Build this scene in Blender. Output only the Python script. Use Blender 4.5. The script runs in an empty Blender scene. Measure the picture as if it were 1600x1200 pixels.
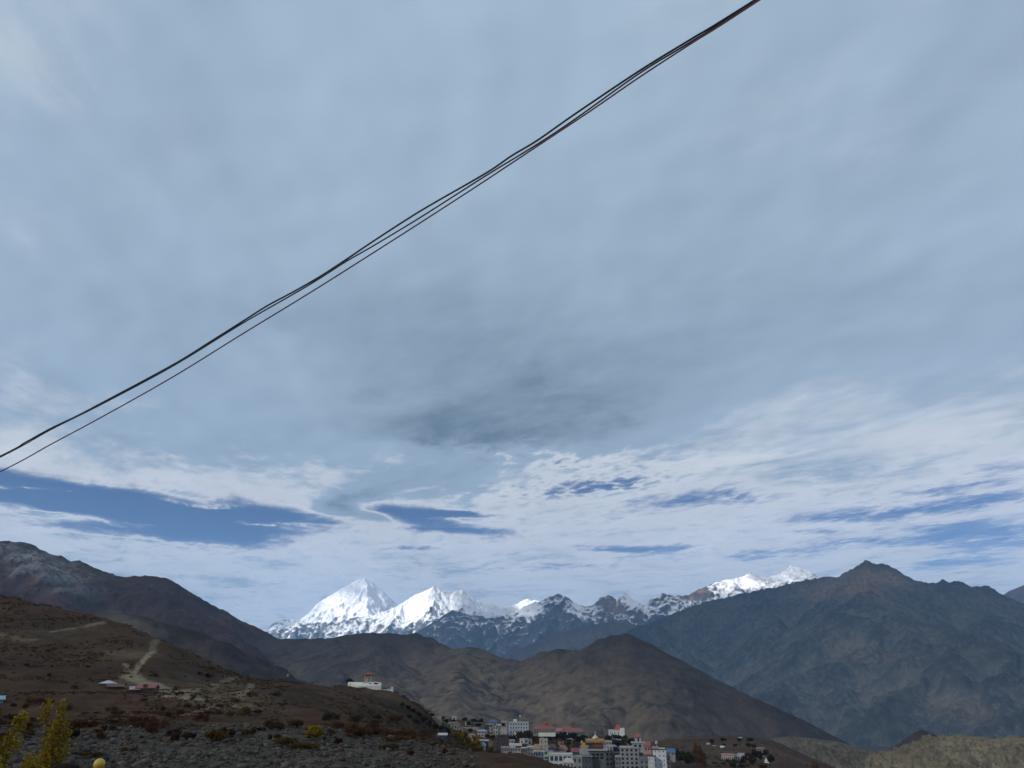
import bpy, math, random
import numpy as np
from mathutils import Vector, Matrix

# ------------------------------------------------------------------ scene, camera, world, sun
SC = bpy.context.scene
COL = SC.collection
R = math.radians
PITCH = R(21.0)
FPX = 1232.0                       # focal length in pixels of a 1600 x 1200 frame
cam_data = bpy.data.cameras.new('camera')
cam = bpy.data.objects.new('camera', cam_data)
COL.objects.link(cam)
cam_data.sensor_width = 36.0
cam_data.lens = FPX / 1600.0 * 36.0
cam_data.clip_start = 0.05
cam_data.clip_end = 400000.0
cam.location = (0, 0, 0)
cam.rotation_euler = (math.pi / 2 + PITCH, 0, 0)
SC.camera = cam

SUN_AZ, SUN_EL = R(-122.0), R(28.0)     # measured from the view direction, left of and behind the camera
SUN_DIR = Vector((math.sin(SUN_AZ) * math.cos(SUN_EL), math.cos(SUN_AZ) * math.cos(SUN_EL), math.sin(SUN_EL)))
world = bpy.data.worlds.new('World')
SC.world = world
world.use_nodes = True
wt = world.node_tree
for n in list(wt.nodes):
    wt.nodes.remove(n)
w_out = wt.nodes.new('ShaderNodeOutputWorld')
w_bg = wt.nodes.new('ShaderNodeBackground')
w_sky = wt.nodes.new('ShaderNodeTexSky')
w_sky.sky_type = 'NISHITA'
w_sky.sun_disc = False
w_sky.sun_elevation = SUN_EL
w_sky.sun_rotation = SUN_AZ
w_sky.altitude = 3700
w_sky.air_density = 0.6
w_sky.dust_density = 0.0
w_sky.ozone_density = 3.0
w_bg.inputs['Strength'].default_value = 0.072
wt.links.new(w_sky.outputs[0], w_bg.inputs['Color'])
wt.links.new(w_bg.outputs[0], w_out.inputs['Surface'])

sun_data = bpy.data.lights.new('sun', 'SUN')
sun_data.energy = 5.0
sun_data.angle = R(0.5)
sun_data.color = (1.0, 0.96, 0.90)
sun = bpy.data.objects.new('sun', sun_data)
COL.objects.link(sun)
sun.rotation_euler = SUN_DIR.to_track_quat('Z', 'Y').to_euler()

SC.view_settings.view_transform = 'Standard'
SC.view_settings.look = 'None'
SC.view_settings.exposure = 0.72
SC.view_settings.gamma = 1.0
SC.view_settings.use_curve_mapping = False
SC.render.engine = 'CYCLES'
SC.cycles.use_denoising = True
SC.cycles.max_bounces = 6
SC.cycles.diffuse_bounces = 3
SC.cycles.glossy_bounces = 2
SC.cycles.transmission_bounces = 3
SC.cycles.volume_bounces = 1
SC.cycles.transparent_max_bounces = 12
SC.render.film_transparent = False

# ------------------------------------------------------------------ geometry of the view: pixel of the photograph + distance -> point
def direction(px, py):
    u = (px - 800.0) / FPX
    v = (600.0 - py) / FPX
    cp, sp = math.cos(PITCH), math.sin(PITCH)
    x, y, z = u, cp - v * sp, sp + v * cp
    h = math.hypot(x, y)
    return x / h, y / h, z / h

def at(px, py, dist):
    x, y, z = direction(px, py)
    return Vector((x * dist, y * dist, z * dist))

# ------------------------------------------------------------------ noise
_rng = np.random.RandomState(7)
_PERM = np.concatenate([_rng.permutation(512)] * 3)
_ANG = _rng.rand(512) * 2 * math.pi
_GX, _GY = np.cos(_ANG), np.sin(_ANG)

def perlin(x, y, seed=0):
    x = np.asarray(x, dtype=np.float64) + seed * 37.17
    y = np.asarray(y, dtype=np.float64) - seed * 91.73
    xi = np.floor(x).astype(np.int64)
    yi = np.floor(y).astype(np.int64)
    fx, fy = x - xi, y - yi
    u = fx * fx * fx * (fx * (fx * 6 - 15) + 10)
    v = fy * fy * fy * (fy * (fy * 6 - 15) + 10)
    xi &= 511
    yi &= 511
    def g(ix, iy, dx, dy):
        h = _PERM[_PERM[ix & 511] + (iy & 511)]
        return _GX[h] * dx + _GY[h] * dy
    a = g(xi, yi, fx, fy)
    b = g(xi + 1, yi, fx - 1, fy)
    c = g(xi, yi + 1, fx, fy - 1)
    d = g(xi + 1, yi + 1, fx - 1, fy - 1)
    return ((a + u * (b - a)) * (1 - v) + (c + u * (d - c)) * v) * 1.5

def fbm(x, y, octaves=5, seed=0, gain=0.5):
    t, amp, f = 0.0, 1.0, 1.0
    for k in range(octaves):
        t = t + amp * perlin(x * f, y * f, seed + k)
        amp *= gain
        f *= 2.03
    return t

def ridged(x, y, octaves=5, seed=0, gain=0.5):
    t, amp, f, w = 0.0, 1.0, 1.0, 1.0
    for k in range(octaves):
        n = (1.0 - np.abs(perlin(x * f, y * f, seed + k))) ** 2
        t = t + amp * n * w
        w = np.clip(n * 1.6, 0, 1)
        amp *= gain
        f *= 2.03
    return t - 1.0

def sstep(a, b, x):
    t = np.clip((x - a) / (b - a), 0, 1)
    return t * t * (3 - 2 * t)

# ------------------------------------------------------------------ mesh helpers
def link(o):
    COL.objects.link(o)
    return o

def tag(o, label=None, cat=None, group=None, kind=None):
    if label: o['label'] = label
    if cat: o['category'] = cat
    if group: o['group'] = group
    if kind: o['kind'] = kind
    return o

def np_mesh(name, verts, faces, mat=None, smooth=True, attrs=None):
    """verts (n,3), faces (m,k) of one k"""
    me = bpy.data.meshes.new(name)
    verts = np.asarray(verts, dtype=np.float32)
    faces = np.asarray(faces, dtype=np.int32)
    n, m, k = len(verts), len(faces), faces.shape[1]
    me.vertices.add(n)
    me.vertices.foreach_set('co', verts.ravel())
    me.loops.add(m * k)
    me.loops.foreach_set('vertex_index', faces.ravel())
    me.polygons.add(m)
    me.polygons.foreach_set('loop_start', np.arange(0, m * k, k, dtype=np.int32))
    if smooth:
        me.polygons.foreach_set('use_smooth', np.ones(m, dtype=bool))
    for a, vals in (attrs or {}).items():
        at_ = me.attributes.new(a, 'FLOAT', 'POINT')
        at_.data.foreach_set('value', np.asarray(vals, dtype=np.float32).ravel())
    me.update(calc_edges=True)
    me.validate()
    if mat: me.materials.append(mat)
    return me

def grid_faces(nu, nv, wrap=False):
    i = np.arange(nu if wrap else nu - 1)[:, None]
    j = np.arange(nv - 1)[None, :]
    i2 = (i + 1) % nu
    a = i * nv + j
    b = i2 * nv + j
    return np.stack([a, b, b + 1, a + 1], -1).reshape(-1, 4)

# ------------------------------------------------------------------ node helper
class NT:
    def __init__(self, name):
        self.mat = bpy.data.materials.new(name)
        self.mat.use_nodes = True
        self.t = self.mat.node_tree
        for n in list(self.t.nodes):
            self.t.nodes.remove(n)
        self.out = self.t.nodes.new('ShaderNodeOutputMaterial')
    def new(self, kind, **kw):
        n = self.t.nodes.new(kind)
        for k, v in kw.items():
            setattr(n, k, v)
        return n
    def put(self, sock, v):
        if isinstance(v, bpy.types.NodeSocket):
            self.t.links.new(v, sock)
        elif isinstance(v, (tuple, list)):
            v = tuple(v)
            n = len(sock.default_value)
            sock.default_value = (v + (1.0,))[:n] if len(v) < n else v[:n]
        else:
            sock.default_value = v
    def math(self, op, a, b=0.0, c=None, clamp=False):
        n = self.new('ShaderNodeMath', operation=op, use_clamp=clamp)
        self.put(n.inputs[0], a)
        self.put(n.inputs[1], b)
        if c is not None: self.put(n.inputs[2], c)
        return n.outputs[0]
    def attr(self, name):
        return self.new('ShaderNodeAttribute', attribute_name=name).outputs['Fac']
    def geo(self, out='Position'):
        return self.new('ShaderNodeNewGeometry').outputs[out]
    def coord(self, out='Object'):
        return self.new('ShaderNodeTexCoord').outputs[out]
    def mapv(self, v, scale=(1, 1, 1), loc=(0, 0, 0), rot=(0, 0, 0)):
        n = self.new('ShaderNodeMapping')
        self.put(n.inputs['Vector'], v)
        n.inputs['Scale'].default_value = scale
        n.inputs['Location'].default_value = loc
        n.inputs['Rotation'].default_value = rot
        return n.outputs[0]
    def noise(self, v, scale, detail=5, rough=0.55, dist=0.0, out='Fac'):
        n = self.new('ShaderNodeTexNoise')
        self.put(n.inputs['Vector'], v)
        n.inputs['Scale'].default_value = scale
        n.inputs['Detail'].default_value = detail
        n.inputs['Roughness'].default_value = rough
        n.inputs['Distortion'].default_value = dist
        return n.outputs[out]
    def step(self, v, a, b):
        n = self.new('ShaderNodeMapRange', interpolation_type='SMOOTHSTEP')
        self.put(n.inputs['Value'], v)
        n.inputs['From Min'].default_value = a
        n.inputs['From Max'].default_value = b
        return n.outputs[0]
    def mix(self, f, a, b):
        n = self.new('ShaderNodeMix', data_type='RGBA')
        self.put(n.inputs['Factor'], f)
        self.put(n.inputs['A'], a)
        self.put(n.inputs['B'], b)
        return n.outputs['Result']
    def sep(self, v):
        n = self.new('ShaderNodeSeparateXYZ')
        self.put(n.inputs[0], v)
        return n.outputs
    def bump(self, h, dist, strength=1.0):
        n = self.new('ShaderNodeBump')
        n.inputs['Strength'].default_value = strength
        n.inputs['Distance'].default_value = dist
        self.put(n.inputs['Height'], h)
        return n.outputs[0]
    def bsdf(self, col, rough=0.9, normal=None, spec=0.2, metal=0.0):
        n = self.new('ShaderNodeBsdfPrincipled')
        self.put(n.inputs['Base Color'], col)
        self.put(n.inputs['Roughness'], rough)
        n.inputs['Specular IOR Level'].default_value = spec
        n.inputs['Metallic'].default_value = metal
        if normal is not None: self.put(n.inputs['Normal'], normal)
        return n.outputs[0]
    def finish(self, surf):
        self.t.links.new(surf, self.out.inputs['Surface'])
        return self.mat
# ------------------------------------------------------------------ cloud deck: a real sheet of altostratus about 3.6 km above, outside the haze
DECK = 3600.0
def deck_point(px, py):
    x, y, z = direction(px, py)
    d = DECK / z
    return x * d, y * d

def cloud_material():
    m = NT('cloud')
    pos = m.geo()
    tau0 = m.attr('thickness')
    rag = m.attr('raggedness')
    big = m.noise(m.mapv(m.mapv(pos, (1, 1, 0), rot=(0, 0, R(60))), (0.7, 1.0, 1)), 1 / 3600.0, 5, 0.55, 0.5)
    p2 = m.mapv(m.mapv(pos, (1, 1, 0), rot=(0, 0, R(67))), (0.75, 1.15, 1))
    mid = m.noise(p2, 1 / 2600.0, 9, 0.66, 1.3)
    fine = m.noise(p2, 1 / 700.0, 5, 0.6, 0.5)
    n = m.math('ADD', m.math('MULTIPLY', m.math('SUBTRACT', mid, 0.5), 2.4), m.math('MULTIPLY', m.math('SUBTRACT', fine, 0.5), 0.8))
    puff = m.noise(p2, 1 / 330.0, 4, 0.55, 0.3)
    n = m.math('ADD', n, m.math('MULTIPLY', m.math('SUBTRACT', puff, 0.5), m.math('MULTIPLY', rag, 1.5)))
    n = m.math('ADD', n, m.math('MULTIPLY', m.math('SUBTRACT', big, 0.5), 1.9))
    tau = m.math('ADD', tau0, m.math('MULTIPLY', n, rag))
    tau = m.math('DIVIDE', m.math('LOGARITHM', m.math('ADD', 1.0, m.math('POWER', 2.718, m.math('MULTIPLY', m.math('MINIMUM', tau, 8.0), 6.5))), 2.718), 6.5)
    alpha = m.math('SUBTRACT', 1.0, m.math('POWER', 2.718, m.math('MULTIPLY', tau, -2.4)))
    col = m.mix(m.step(tau, 0.25, 0.95), (0.97, 0.98, 0.93), (0.328, 0.428, 0.514))
    col = m.mix(m.step(tau, 0.8, 2.5), col, (0.125, 0.18, 0.23))
    tr = m.new('ShaderNodeBsdfTranslucent')
    m.put(tr.inputs['Color'], col)
    tp = m.new('ShaderNodeBsdfTransparent')
    mx = m.new('ShaderNodeMixShader')
    m.put(mx.inputs[0], alpha)
    m.t.links.new(tp.outputs[0], mx.inputs[1])
    m.t.links.new(tr.outputs[0], mx.inputs[2])
    return m.finish(mx.outputs[0])

def build_clouds():
    na, nr = 720, 300
    az = np.linspace(0, 2 * math.pi, na, endpoint=False)[:, None]
    rr = np.concatenate([[1.0], np.exp(np.linspace(math.log(500.0), math.log(130000.0), nr - 1))])[None, :]
    X, Y = np.sin(az) * rr, np.cos(az) * rr
    W = fbm(X / 5000, Y / 5000, 4, 61) * 900
    W2 = fbm(X / 5000, Y / 5000, 4, 67) * 900
    Xw, Yw = X + W, Y + W2
    T = np.full(X.shape, 0.97)
    Rg = np.full(X.shape, 0.25)
    def blob(px, py, wx, wy, dt, drag=0.0):
        """a soft patch of cloud, centred where the photo shows it; wx, wy its half size in the photo, turned into metres on the deck"""
        nonlocal T, Rg
        cx, cy = deck_point(px, py)
        x1, y1 = deck_point(px + wx, py)
        xa, ya = deck_point(px, py - wy)
        xb, yb = deck_point(px, py + wy)
        d = math.hypot(cx, cy)
        ax = math.hypot(x1 - cx, y1 - cy)
        ux, uy = cx / d, cy / d
        al = (Xw - cx) * ux + (Yw - cy) * uy
        la = -(Xw - cx) * uy + (Yw - cy) * ux
        r_near = d - math.hypot(xa, ya)
        r_far = min(math.hypot(xb, yb) - d, 60000)
        ar = np.where(al < 0, r_near, r_far)
        g = np.exp(-((la / ax) ** 2 + (al / ar) ** 2))
        T = T + dt * g
        Rg = Rg + drag * g
    # overcast above, thinning towards the horizon
    rad = np.hypot(X, Y)
    far = sstep(9500, 17000, rad)
    T = T - 0.46 * far
    T = T - 0.32 * np.exp(-((X + 5700) / 2400) ** 2 - ((Y + 2300) / 3400) ** 2)      # unseen stretch of deck, thinned on purpose so some sun models the hillside
    Rg = Rg + 0.33 * far
    for b in CLOUD_PATCHES:
        blob(*b)
    Z = DECK + fbm(X / 2500, Y / 2500, 4, 71) * 30
    me = np_mesh('cloud_layer', np.stack([X, Y, Z], -1).reshape(-1, 3), grid_faces(na, nr, True), cloud_material(),
                 attrs={'thickness': T, 'raggedness': np.clip(Rg, 0.05, 2)})
    o = link(bpy.data.objects.new('cloud_layer', me))
    tag(o, kind='structure')

CLOUD_PATCHES = [
    # px, py, half width, half height, thickness change, raggedness change
    (850, 588, 250, 75, 0.30, 0.12),       # the dark mass in the middle
    (830, 535, 420, 150, 0.46, 0.10),
    (690, 670, 170, 45, 0.42, 0.15),
    (1060, 600, 160, 40, 0.15, 0.1),
    (300, 200, 330, 130, -0.05, 0.08),
    (1250, 200, 260, 120, -0.05, 0.08),
    (1400, 430, 220, 90, 0.10, 0.08),
    (300, 480, 260, 60, 0.14, 0.06),
    (640, 490, 260, 70, 0.15, 0.0),
    (1150, 480, 220, 90, 0.15, 0.0),
    (760, 660, 110, 28, 0.3, 0.15),
    (200, 640, 260, 45, -0.12, 0.12),      # paler band on the left
    (610, 765, 110, 26, 0.45, 0.1),        # grey bank between the gaps
    (840, 640, 260, 40, 0.30, 0.15),
    (380, 700, 120, 30, 0.25, 0.15),
    (1090, 768, 50, 10, -0.45, 0.2),
    (1000, 700, 130, 20, 0.1, 0.35),
    (770, 690, 130, 18, 0.0, 0.45),
    (480, 720, 160, 20, 0.12, 0.2),
    (980, 800, 200, 18, -0.15, 0.1),
    (1300, 640, 320, 55, -0.25, 0.05),
    (1500, 690, 160, 50, -0.15, 0.0),
    (500, 100, 400, 110, -0.06, 0.0),
    (100, 300, 200, 150, -0.03, 0.0),
    (940, 745, 80, 26, -0.16, 0.8),        # broken holes right of the middle
    (840, 760, 110, 20, -0.22, 0.7),
    (760, 700, 120, 20, -0.10, 0.3),
    (30, 760, 110, 16, -1.2, 0.3),         # blue gap on the left
    (110, 788, 150, 20, -1.4, 0.25),
    (300, 808, 160, 26, -1.7, 0.2),
    (440, 798, 85, 18, -1.6, 0.15),
    (330, 838, 120, 18, -1.1, 0.2),
    (480, 822, 90, 5, 0.4, 0.2),           # streaks of cloud across the gap
    (250, 770, 90, 5, 0.7, 0.2),
    (150, 812, 120, 4, 0.9, 0.4),
    (60, 771, 90, 3, 1.2, 0.4),
    (190, 795, 100, 2.5, 1.0, 0.5),
    (340, 789, 80, 3, 1.1, 0.5),
    (410, 822, 60, 3, 1.1, 0.5),
    (700, 812, 50, 2.5, 1.0, 0.5),
    (90, 775, 60, 4, 0.8, 0.3),
    (30, 800, 90, 6, 0.7, 0.3),
    (230, 845, 90, 4, 0.6, 0.3),
    (578, 800, 30, 22, 1.5, 0.15),
    (400, 785, 60, 3, 0.6, 0.4),
    (380, 815, 70, 4, 0.6, 0.3),
    (655, 806, 60, 12, -1.6, 0.2),         # second blue gap
    (720, 800, 45, 6, -1.1, 0.3),
    (690, 826, 75, 5, -1.2, 0.2),
    (640, 856, 50, 4, -0.6, 0.3),
    (880, 700, 260, 30, -0.1, 0.25),
    (965, 861, 50, 6, -0.85, 0.35),
    (860, 886, 80, 5, -0.55, 0.35),
    (1060, 860, 60, 8, -0.4, 0.3),
    (1340, 805, 110, 9, -0.65, 0.4),
    (1420, 790, 90, 10, -0.6, 0.4),
    (1480, 760, 110, 14, -0.5, 0.45),
    (1560, 775, 70, 12, -0.5, 0.4),
    (1270, 832, 70, 6, -0.55, 0.35),
    (1330, 848, 90, 8, -0.6, 0.35),
    (1190, 868, 110, 6, -0.6, 0.3),
    (1530, 835, 110, 26, -0.75, 0.2),
    (1480, 880, 110, 14, -0.45, 0.1),
    (505, 821, 60, 9, -0.7, 0.1),         # thin cloud that lets the sun onto the snow
    (1080, 785, 90, 12, -0.5, 0.35),
    (850, 822, 190, 12, -0.12, 0.0),
]
build_clouds()
# ------------------------------------------------------------------ near ground: one surface from the camera to the far side of the village
CTRL = []      # (x, y, z)
def ctl(px, *pairs):
    for py, d in pairs:
        CTRL.append(tuple(at(px, py, d)))
for azd in (-70, -50, -35, -20, -5, 10, 25, 40, 55, 70):
    for r, z in ((2.0, -1.75), (5.0, -1.9), (9.0, -2.4), (20.0, -4.0), (40.0, -6.3)):
        CTRL.append((math.sin(R(azd)) * r, math.cos(R(azd)) * r, z))
ctl(-260, (1200, 70), (1120, 150), (1060, 260), (990, 400), (900, 600), (960, 900), (1000, 1500))
ctl(0, (1200, 72), (1150, 110), (1120, 150), (1095, 200), (1065, 260), (1020, 340), (990, 405), (960, 480), (935, 570), (955, 750), (1000, 1100), (1050, 2000))
ctl(80, (1200, 73), (1120, 152), (1090, 207), (1062, 258), (1020, 335), (985, 412), (950, 545), (970, 750))
ctl(160, (1200, 75), (1150, 110), (1115, 160), (1085, 212), (1065, 253), (1040, 300), (1010, 350), (977, 425), (968, 500), (1000, 640), (1030, 850), (1070, 2000))
ctl(240, (1200, 75), (1150, 110), (1110, 165), (1075, 235), (1050, 285), (1020, 335), (993, 400), (1020, 520), (1055, 800))
ctl(320, (1200, 78), (1150, 108), (1130, 125), (1110, 165), (1090, 212), (1070, 262), (1050, 318), (1029, 385), (1055, 500), (1090, 750), (1100, 2000))
ctl(400, (1200, 80), (1150, 110), (1115, 165), (1095, 220), (1075, 300), (1053, 400), (1080, 520), (1110, 800))
ctl(450, (1125, 160), (1100, 240), (1080, 320), (1054, 420), (1085, 540))
ctl(500, (1200, 80), (1150, 112), (1130, 160), (1110, 230), (1087, 350), (1068, 440), (1090, 550), (1115, 800), (1125, 2000))
ctl(570, (1200, 82), (1160, 112), (1140, 160), (1120, 240), (1100, 350), (1078, 445), (1073, 470), (1105, 580), (1120, 800))
ctl(612, (1200, 82), (1165, 112), (1145, 160), (1130, 240), (1112, 350), (1084, 452), (1112, 560), (1125, 800))
ctl(660, (1200, 85), (1172, 115), (1155, 165), (1150, 240), (1140, 350), (1113, 520), (1119, 650), (1122, 800), (1135, 1100), (1140, 2000))
ctl(700, (1200, 88), (1175, 120), (1192, 170), (1182, 350), (1152, 550), (1133, 720), (1125, 850), (1130, 1100))
ctl(760, (1205, 88), (1183, 125), (1218, 220), (1220, 400), (1195, 560), (1162, 680), (1143, 800), (1131, 900), (1140, 1100), (1145, 2000))
ctl(820, (1210, 90), (1190, 128), (1222, 220), (1230, 400), (1213, 560), (1186, 680), (1166, 780), (1150, 880), (1150, 1000), (1160, 1250))
ctl(880, (1215, 90), (1202, 130), (1240, 250), (1235, 450), (1213, 600), (1194, 700), (1174, 800), (1152, 905), (1157, 1050), (1165, 1300), (1160, 2000))
ctl(960, (1225, 100), (1260, 250), (1245, 450), (1220, 600), (1204, 680), (1182, 800), (1166, 880), (1152, 940), (1165, 1050), (1168, 1300))
ctl(1040, (1235, 100), (1270, 250), (1250, 450), (1226, 600), (1206, 700), (1188, 800), (1180, 900), (1174, 1050), (1163, 1300), (1165, 2000))
ctl(1120, (1240, 100), (1275, 250), (1250, 450), (1225, 600), (1205, 720), (1187, 850), (1173, 1000), (1160, 1200), (1150, 1500), (1165, 2000))
ctl(1200, (1245, 100), (1275, 250), (1250, 450), (1230, 600), (1210, 720), (1195, 850), (1180, 1000), (1166, 1200), (1156, 1500), (1175, 2000))
ctl(1290, (1255, 100), (1280, 250), (1260, 450), (1230, 600), (1214, 800), (1204, 1000), (1205, 1300), (1220, 2000))
ctl(1440, (1255, 100), (1280, 250), (1260, 450), (1245, 600), (1230, 800), (1222, 1000), (1225, 1300), (1240, 2000))
ctl(1600, (1255, 100), (1280, 250), (1260, 450), (1245, 600), (1230, 800), (1222, 1000), (1225, 1300), (1240, 2000))
ctl(1900, (1255, 100), (1290, 250), (1270, 450), (1250, 700), (1230, 1000), (1240, 2000))

class Surface:
    """thin-plate surface through the control points, in (bearing, log distance)"""
    def __init__(self, pts):
        P = np.array(pts)
        r = np.hypot(P[:, 0], P[:, 1])
        self.a = np.arctan2(P[:, 0], P[:, 1]) * 2.2
        self.l = np.log(r)
        z = P[:, 2]
        n = len(z)
        A = np.zeros((n + 3, n + 3))
        d = np.hypot(self.a[:, None] - self.a[None], self.l[:, None] - self.l[None])
        A[:n, :n] = self.k(d) + np.eye(n) * 2e-4
        A[:n, n] = 1; A[:n, n + 1] = self.a; A[:n, n + 2] = self.l
        A[n:, :n] = A[:n, n:].T
        self.w = np.linalg.solve(A, np.concatenate([z, [0, 0, 0]]))
    @staticmethod
    def k(d):
        return d * d * np.log(d + 1e-9)
    def __call__(self, X, Y):
        X = np.asarray(X, float); Y = np.asarray(Y, float)
        a = np.clip(np.arctan2(X, Y), -1.25, 1.25) * 2.2
        l = np.log(np.maximum(np.hypot(X, Y), 2.0))
        n = len(self.a)
        out = self.w[n] + self.w[n + 1] * a + self.w[n + 2] * l
        for i in range(n):
            d2 = (a - self.a[i]) ** 2 + (l - self.l[i]) ** 2
            out = out + self.w[i] * 0.5 * d2 * np.log(d2 + 1e-18)
        return out
class Table:
    """the surface tabulated in (bearing, log distance), read back with cubic-smooth interpolation"""
    def __init__(self, f):
        self.na, self.nl = 320, 420
        self.a0, self.a1, self.l0, self.l1 = -1.25, 1.25, math.log(2.0), math.log(2600.0)
        a = np.linspace(self.a0, self.a1, self.na)[:, None]
        l = np.linspace(self.l0, self.l1, self.nl)[None, :]
        self.z = f(np.sin(a) * np.exp(l), np.cos(a) * np.exp(l))
    def __call__(self, X, Y):
        X = np.asarray(X, float); Y = np.asarray(Y, float)
        u = (np.clip(np.arctan2(X, Y), self.a0, self.a1) - self.a0) / (self.a1 - self.a0) * (self.na - 1)
        v = (np.clip(np.log(np.maximum(np.hypot(X, Y), 2.0)), self.l0, self.l1) - self.l0) / (self.l1 - self.l0) * (self.nl - 1)
        i = np.clip(u.astype(int), 0, self.na - 2); j = np.clip(v.astype(int), 0, self.nl - 2)
        u = u - i; v = v - j
        z = self.z
        return (z[i, j] * (1 - u) + z[i + 1, j] * u) * (1 - v) + (z[i, j + 1] * (1 - u) + z[i + 1, j + 1] * u) * v
BASE = Table(Surface(CTRL))

def ground_height(X, Y):
    X = np.asarray(X, float); Y = np.asarray(Y, float)
    z = BASE(X, Y)
    r = np.hypot(X, Y)
    k = np.clip((r - 30) / 250, 0, 1)
    # gullies and hummocks of the hillside, held back where the village stands
    z = z + k * 2.2 * fbm(X / 55, Y / 55, 4, 3) + k * 3.0 * (ridged(X / 120, Y / 160, 4, 9) - 0.1) * sstep(0.25, -0.1, np.arctan2(X, Y)) * sstep(650, 500, r)
    z = z + 0.35 * np.clip(r / 60, 0.1, 1.6) * fbm(X / 9, Y / 9, 4, 15)
    return z

_HC = {}
def gz(x, y):
    return float(ground_height(np.array([x]), np.array([y]))[0])

def hit(px, py, d0=60.0, d1=2200.0):
    """where the line of sight through a pixel of the photograph meets the ground"""
    x, y, z = direction(px, py)
    d = np.exp(np.linspace(math.log(d0), math.log(d1), 500))
    g = ground_height(x * d, y * d)
    below = np.nonzero(g > z * d)[0]
    if len(below) == 0 or below[0] == 0:
        return None
    i = below[0]
    a, b = d[i - 1], d[i]
    ga, gb = g[i - 1] - z * a, g[i] - z * b
    return a + (b - a) * (-ga) / (gb - ga)

def poly_dist(X, Y, pts):
    best = np.full(X.shape, 1e9)
    for (x0, y0), (x1, y1) in zip(pts[:-1], pts[1:]):
        dx, dy = x1 - x0, y1 - y0
        L2 = dx * dx + dy * dy + 1e-9
        t = np.clip(((X - x0) * dx + (Y - y0) * dy) / L2, 0, 1)
        best = np.minimum(best, np.hypot(X - x0 - t * dx, Y - y0 - t * dy))
    return best

def on_ground(pix):
    out = []
    for px, py in pix:
        d = hit(px, py)
        if d is not None:
            p = at(px, py, d)
            out.append((p.x, p.y))
    return out

def ground_material():
    m = NT('hillside_earth')
    pos = m.geo()
    road, rub, rust, tan_, heath_shade = m.attr('track'), m.attr('rubble'), m.attr('rust'), m.attr('pale'), m.attr('heath_shade')
    n0 = m.noise(pos, 1 / 45.0, 6, 0.62, 0.5)
    n1 = m.noise(pos, 1 / 8.0, 6, 0.66)
    n2 = m.noise(pos, 1 / 1.3, 5, 0.65)
    base = m.mix(m.step(n0, 0.38, 0.62), (0.0494, 0.0259, 0.0123), (0.0749, 0.0415, 0.0191))
    base = m.mix(m.math('MULTIPLY', m.step(n1, 0.42, 0.66), 0.8), base, (0.0357, 0.0201, 0.0107))
    base = m.mix(m.math('MULTIPLY', m.step(n2, 0.5, 0.75), 0.6), base, (0.0894, 0.0505, 0.0253))
    dark = m.step(m.noise(pos, 1 / 3.4, 5, 0.72), 0.57, 0.68)
    base = m.mix(m.math('MULTIPLY', dark, 0.55), base, (0.0230, 0.0136, 0.0078))
    hf = m.math('MULTIPLY', heath_shade, m.step(m.math('ADD', n1, m.math('MULTIPLY', n0, 0.6)), 0.55, 0.85), clamp=True)
    base = m.mix(hf, base, (0.0222, 0.0136, 0.0084))  # blackish tone for valley brush and for painted hillside shade
    rc = m.mix(n2, (0.0736, 0.0238, 0.0140), (0.0416, 0.0182, 0.0112))
    fr = m.math('MULTIPLY', rust, m.step(m.noise(pos, 1 / 5.0, 5, 0.7), 0.46, 0.62), clamp=True)
    base = m.mix(m.math('MULTIPLY', fr, 0.8), base, rc)
    gc = m.mix(m.step(n2, 0.35, 0.65), (0.036, 0.029, 0.023), (0.090, 0.074, 0.058))
    base = m.mix(m.math('MULTIPLY', rub, m.step(m.math('ADD', n1, m.math('MULTIPLY', rub, 0.35)), 0.5, 0.62), clamp=True), base, gc)
    base = m.mix(m.math('MULTIPLY', tan_, m.step(n1, 0.33, 0.62)), base, (0.185, 0.145, 0.090))
    base = m.mix(m.math('MULTIPLY', road, m.step(n1, 0.15, 0.55)), base, (0.235, 0.185, 0.118))
    h = m.math('ADD', m.math('MULTIPLY', n2, 0.5), m.math('MULTIPLY', n1, 1.6))
    return m.finish(m.bsdf(base, 0.95, m.bump(h, 1.0, 0.8), 0.1))

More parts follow.
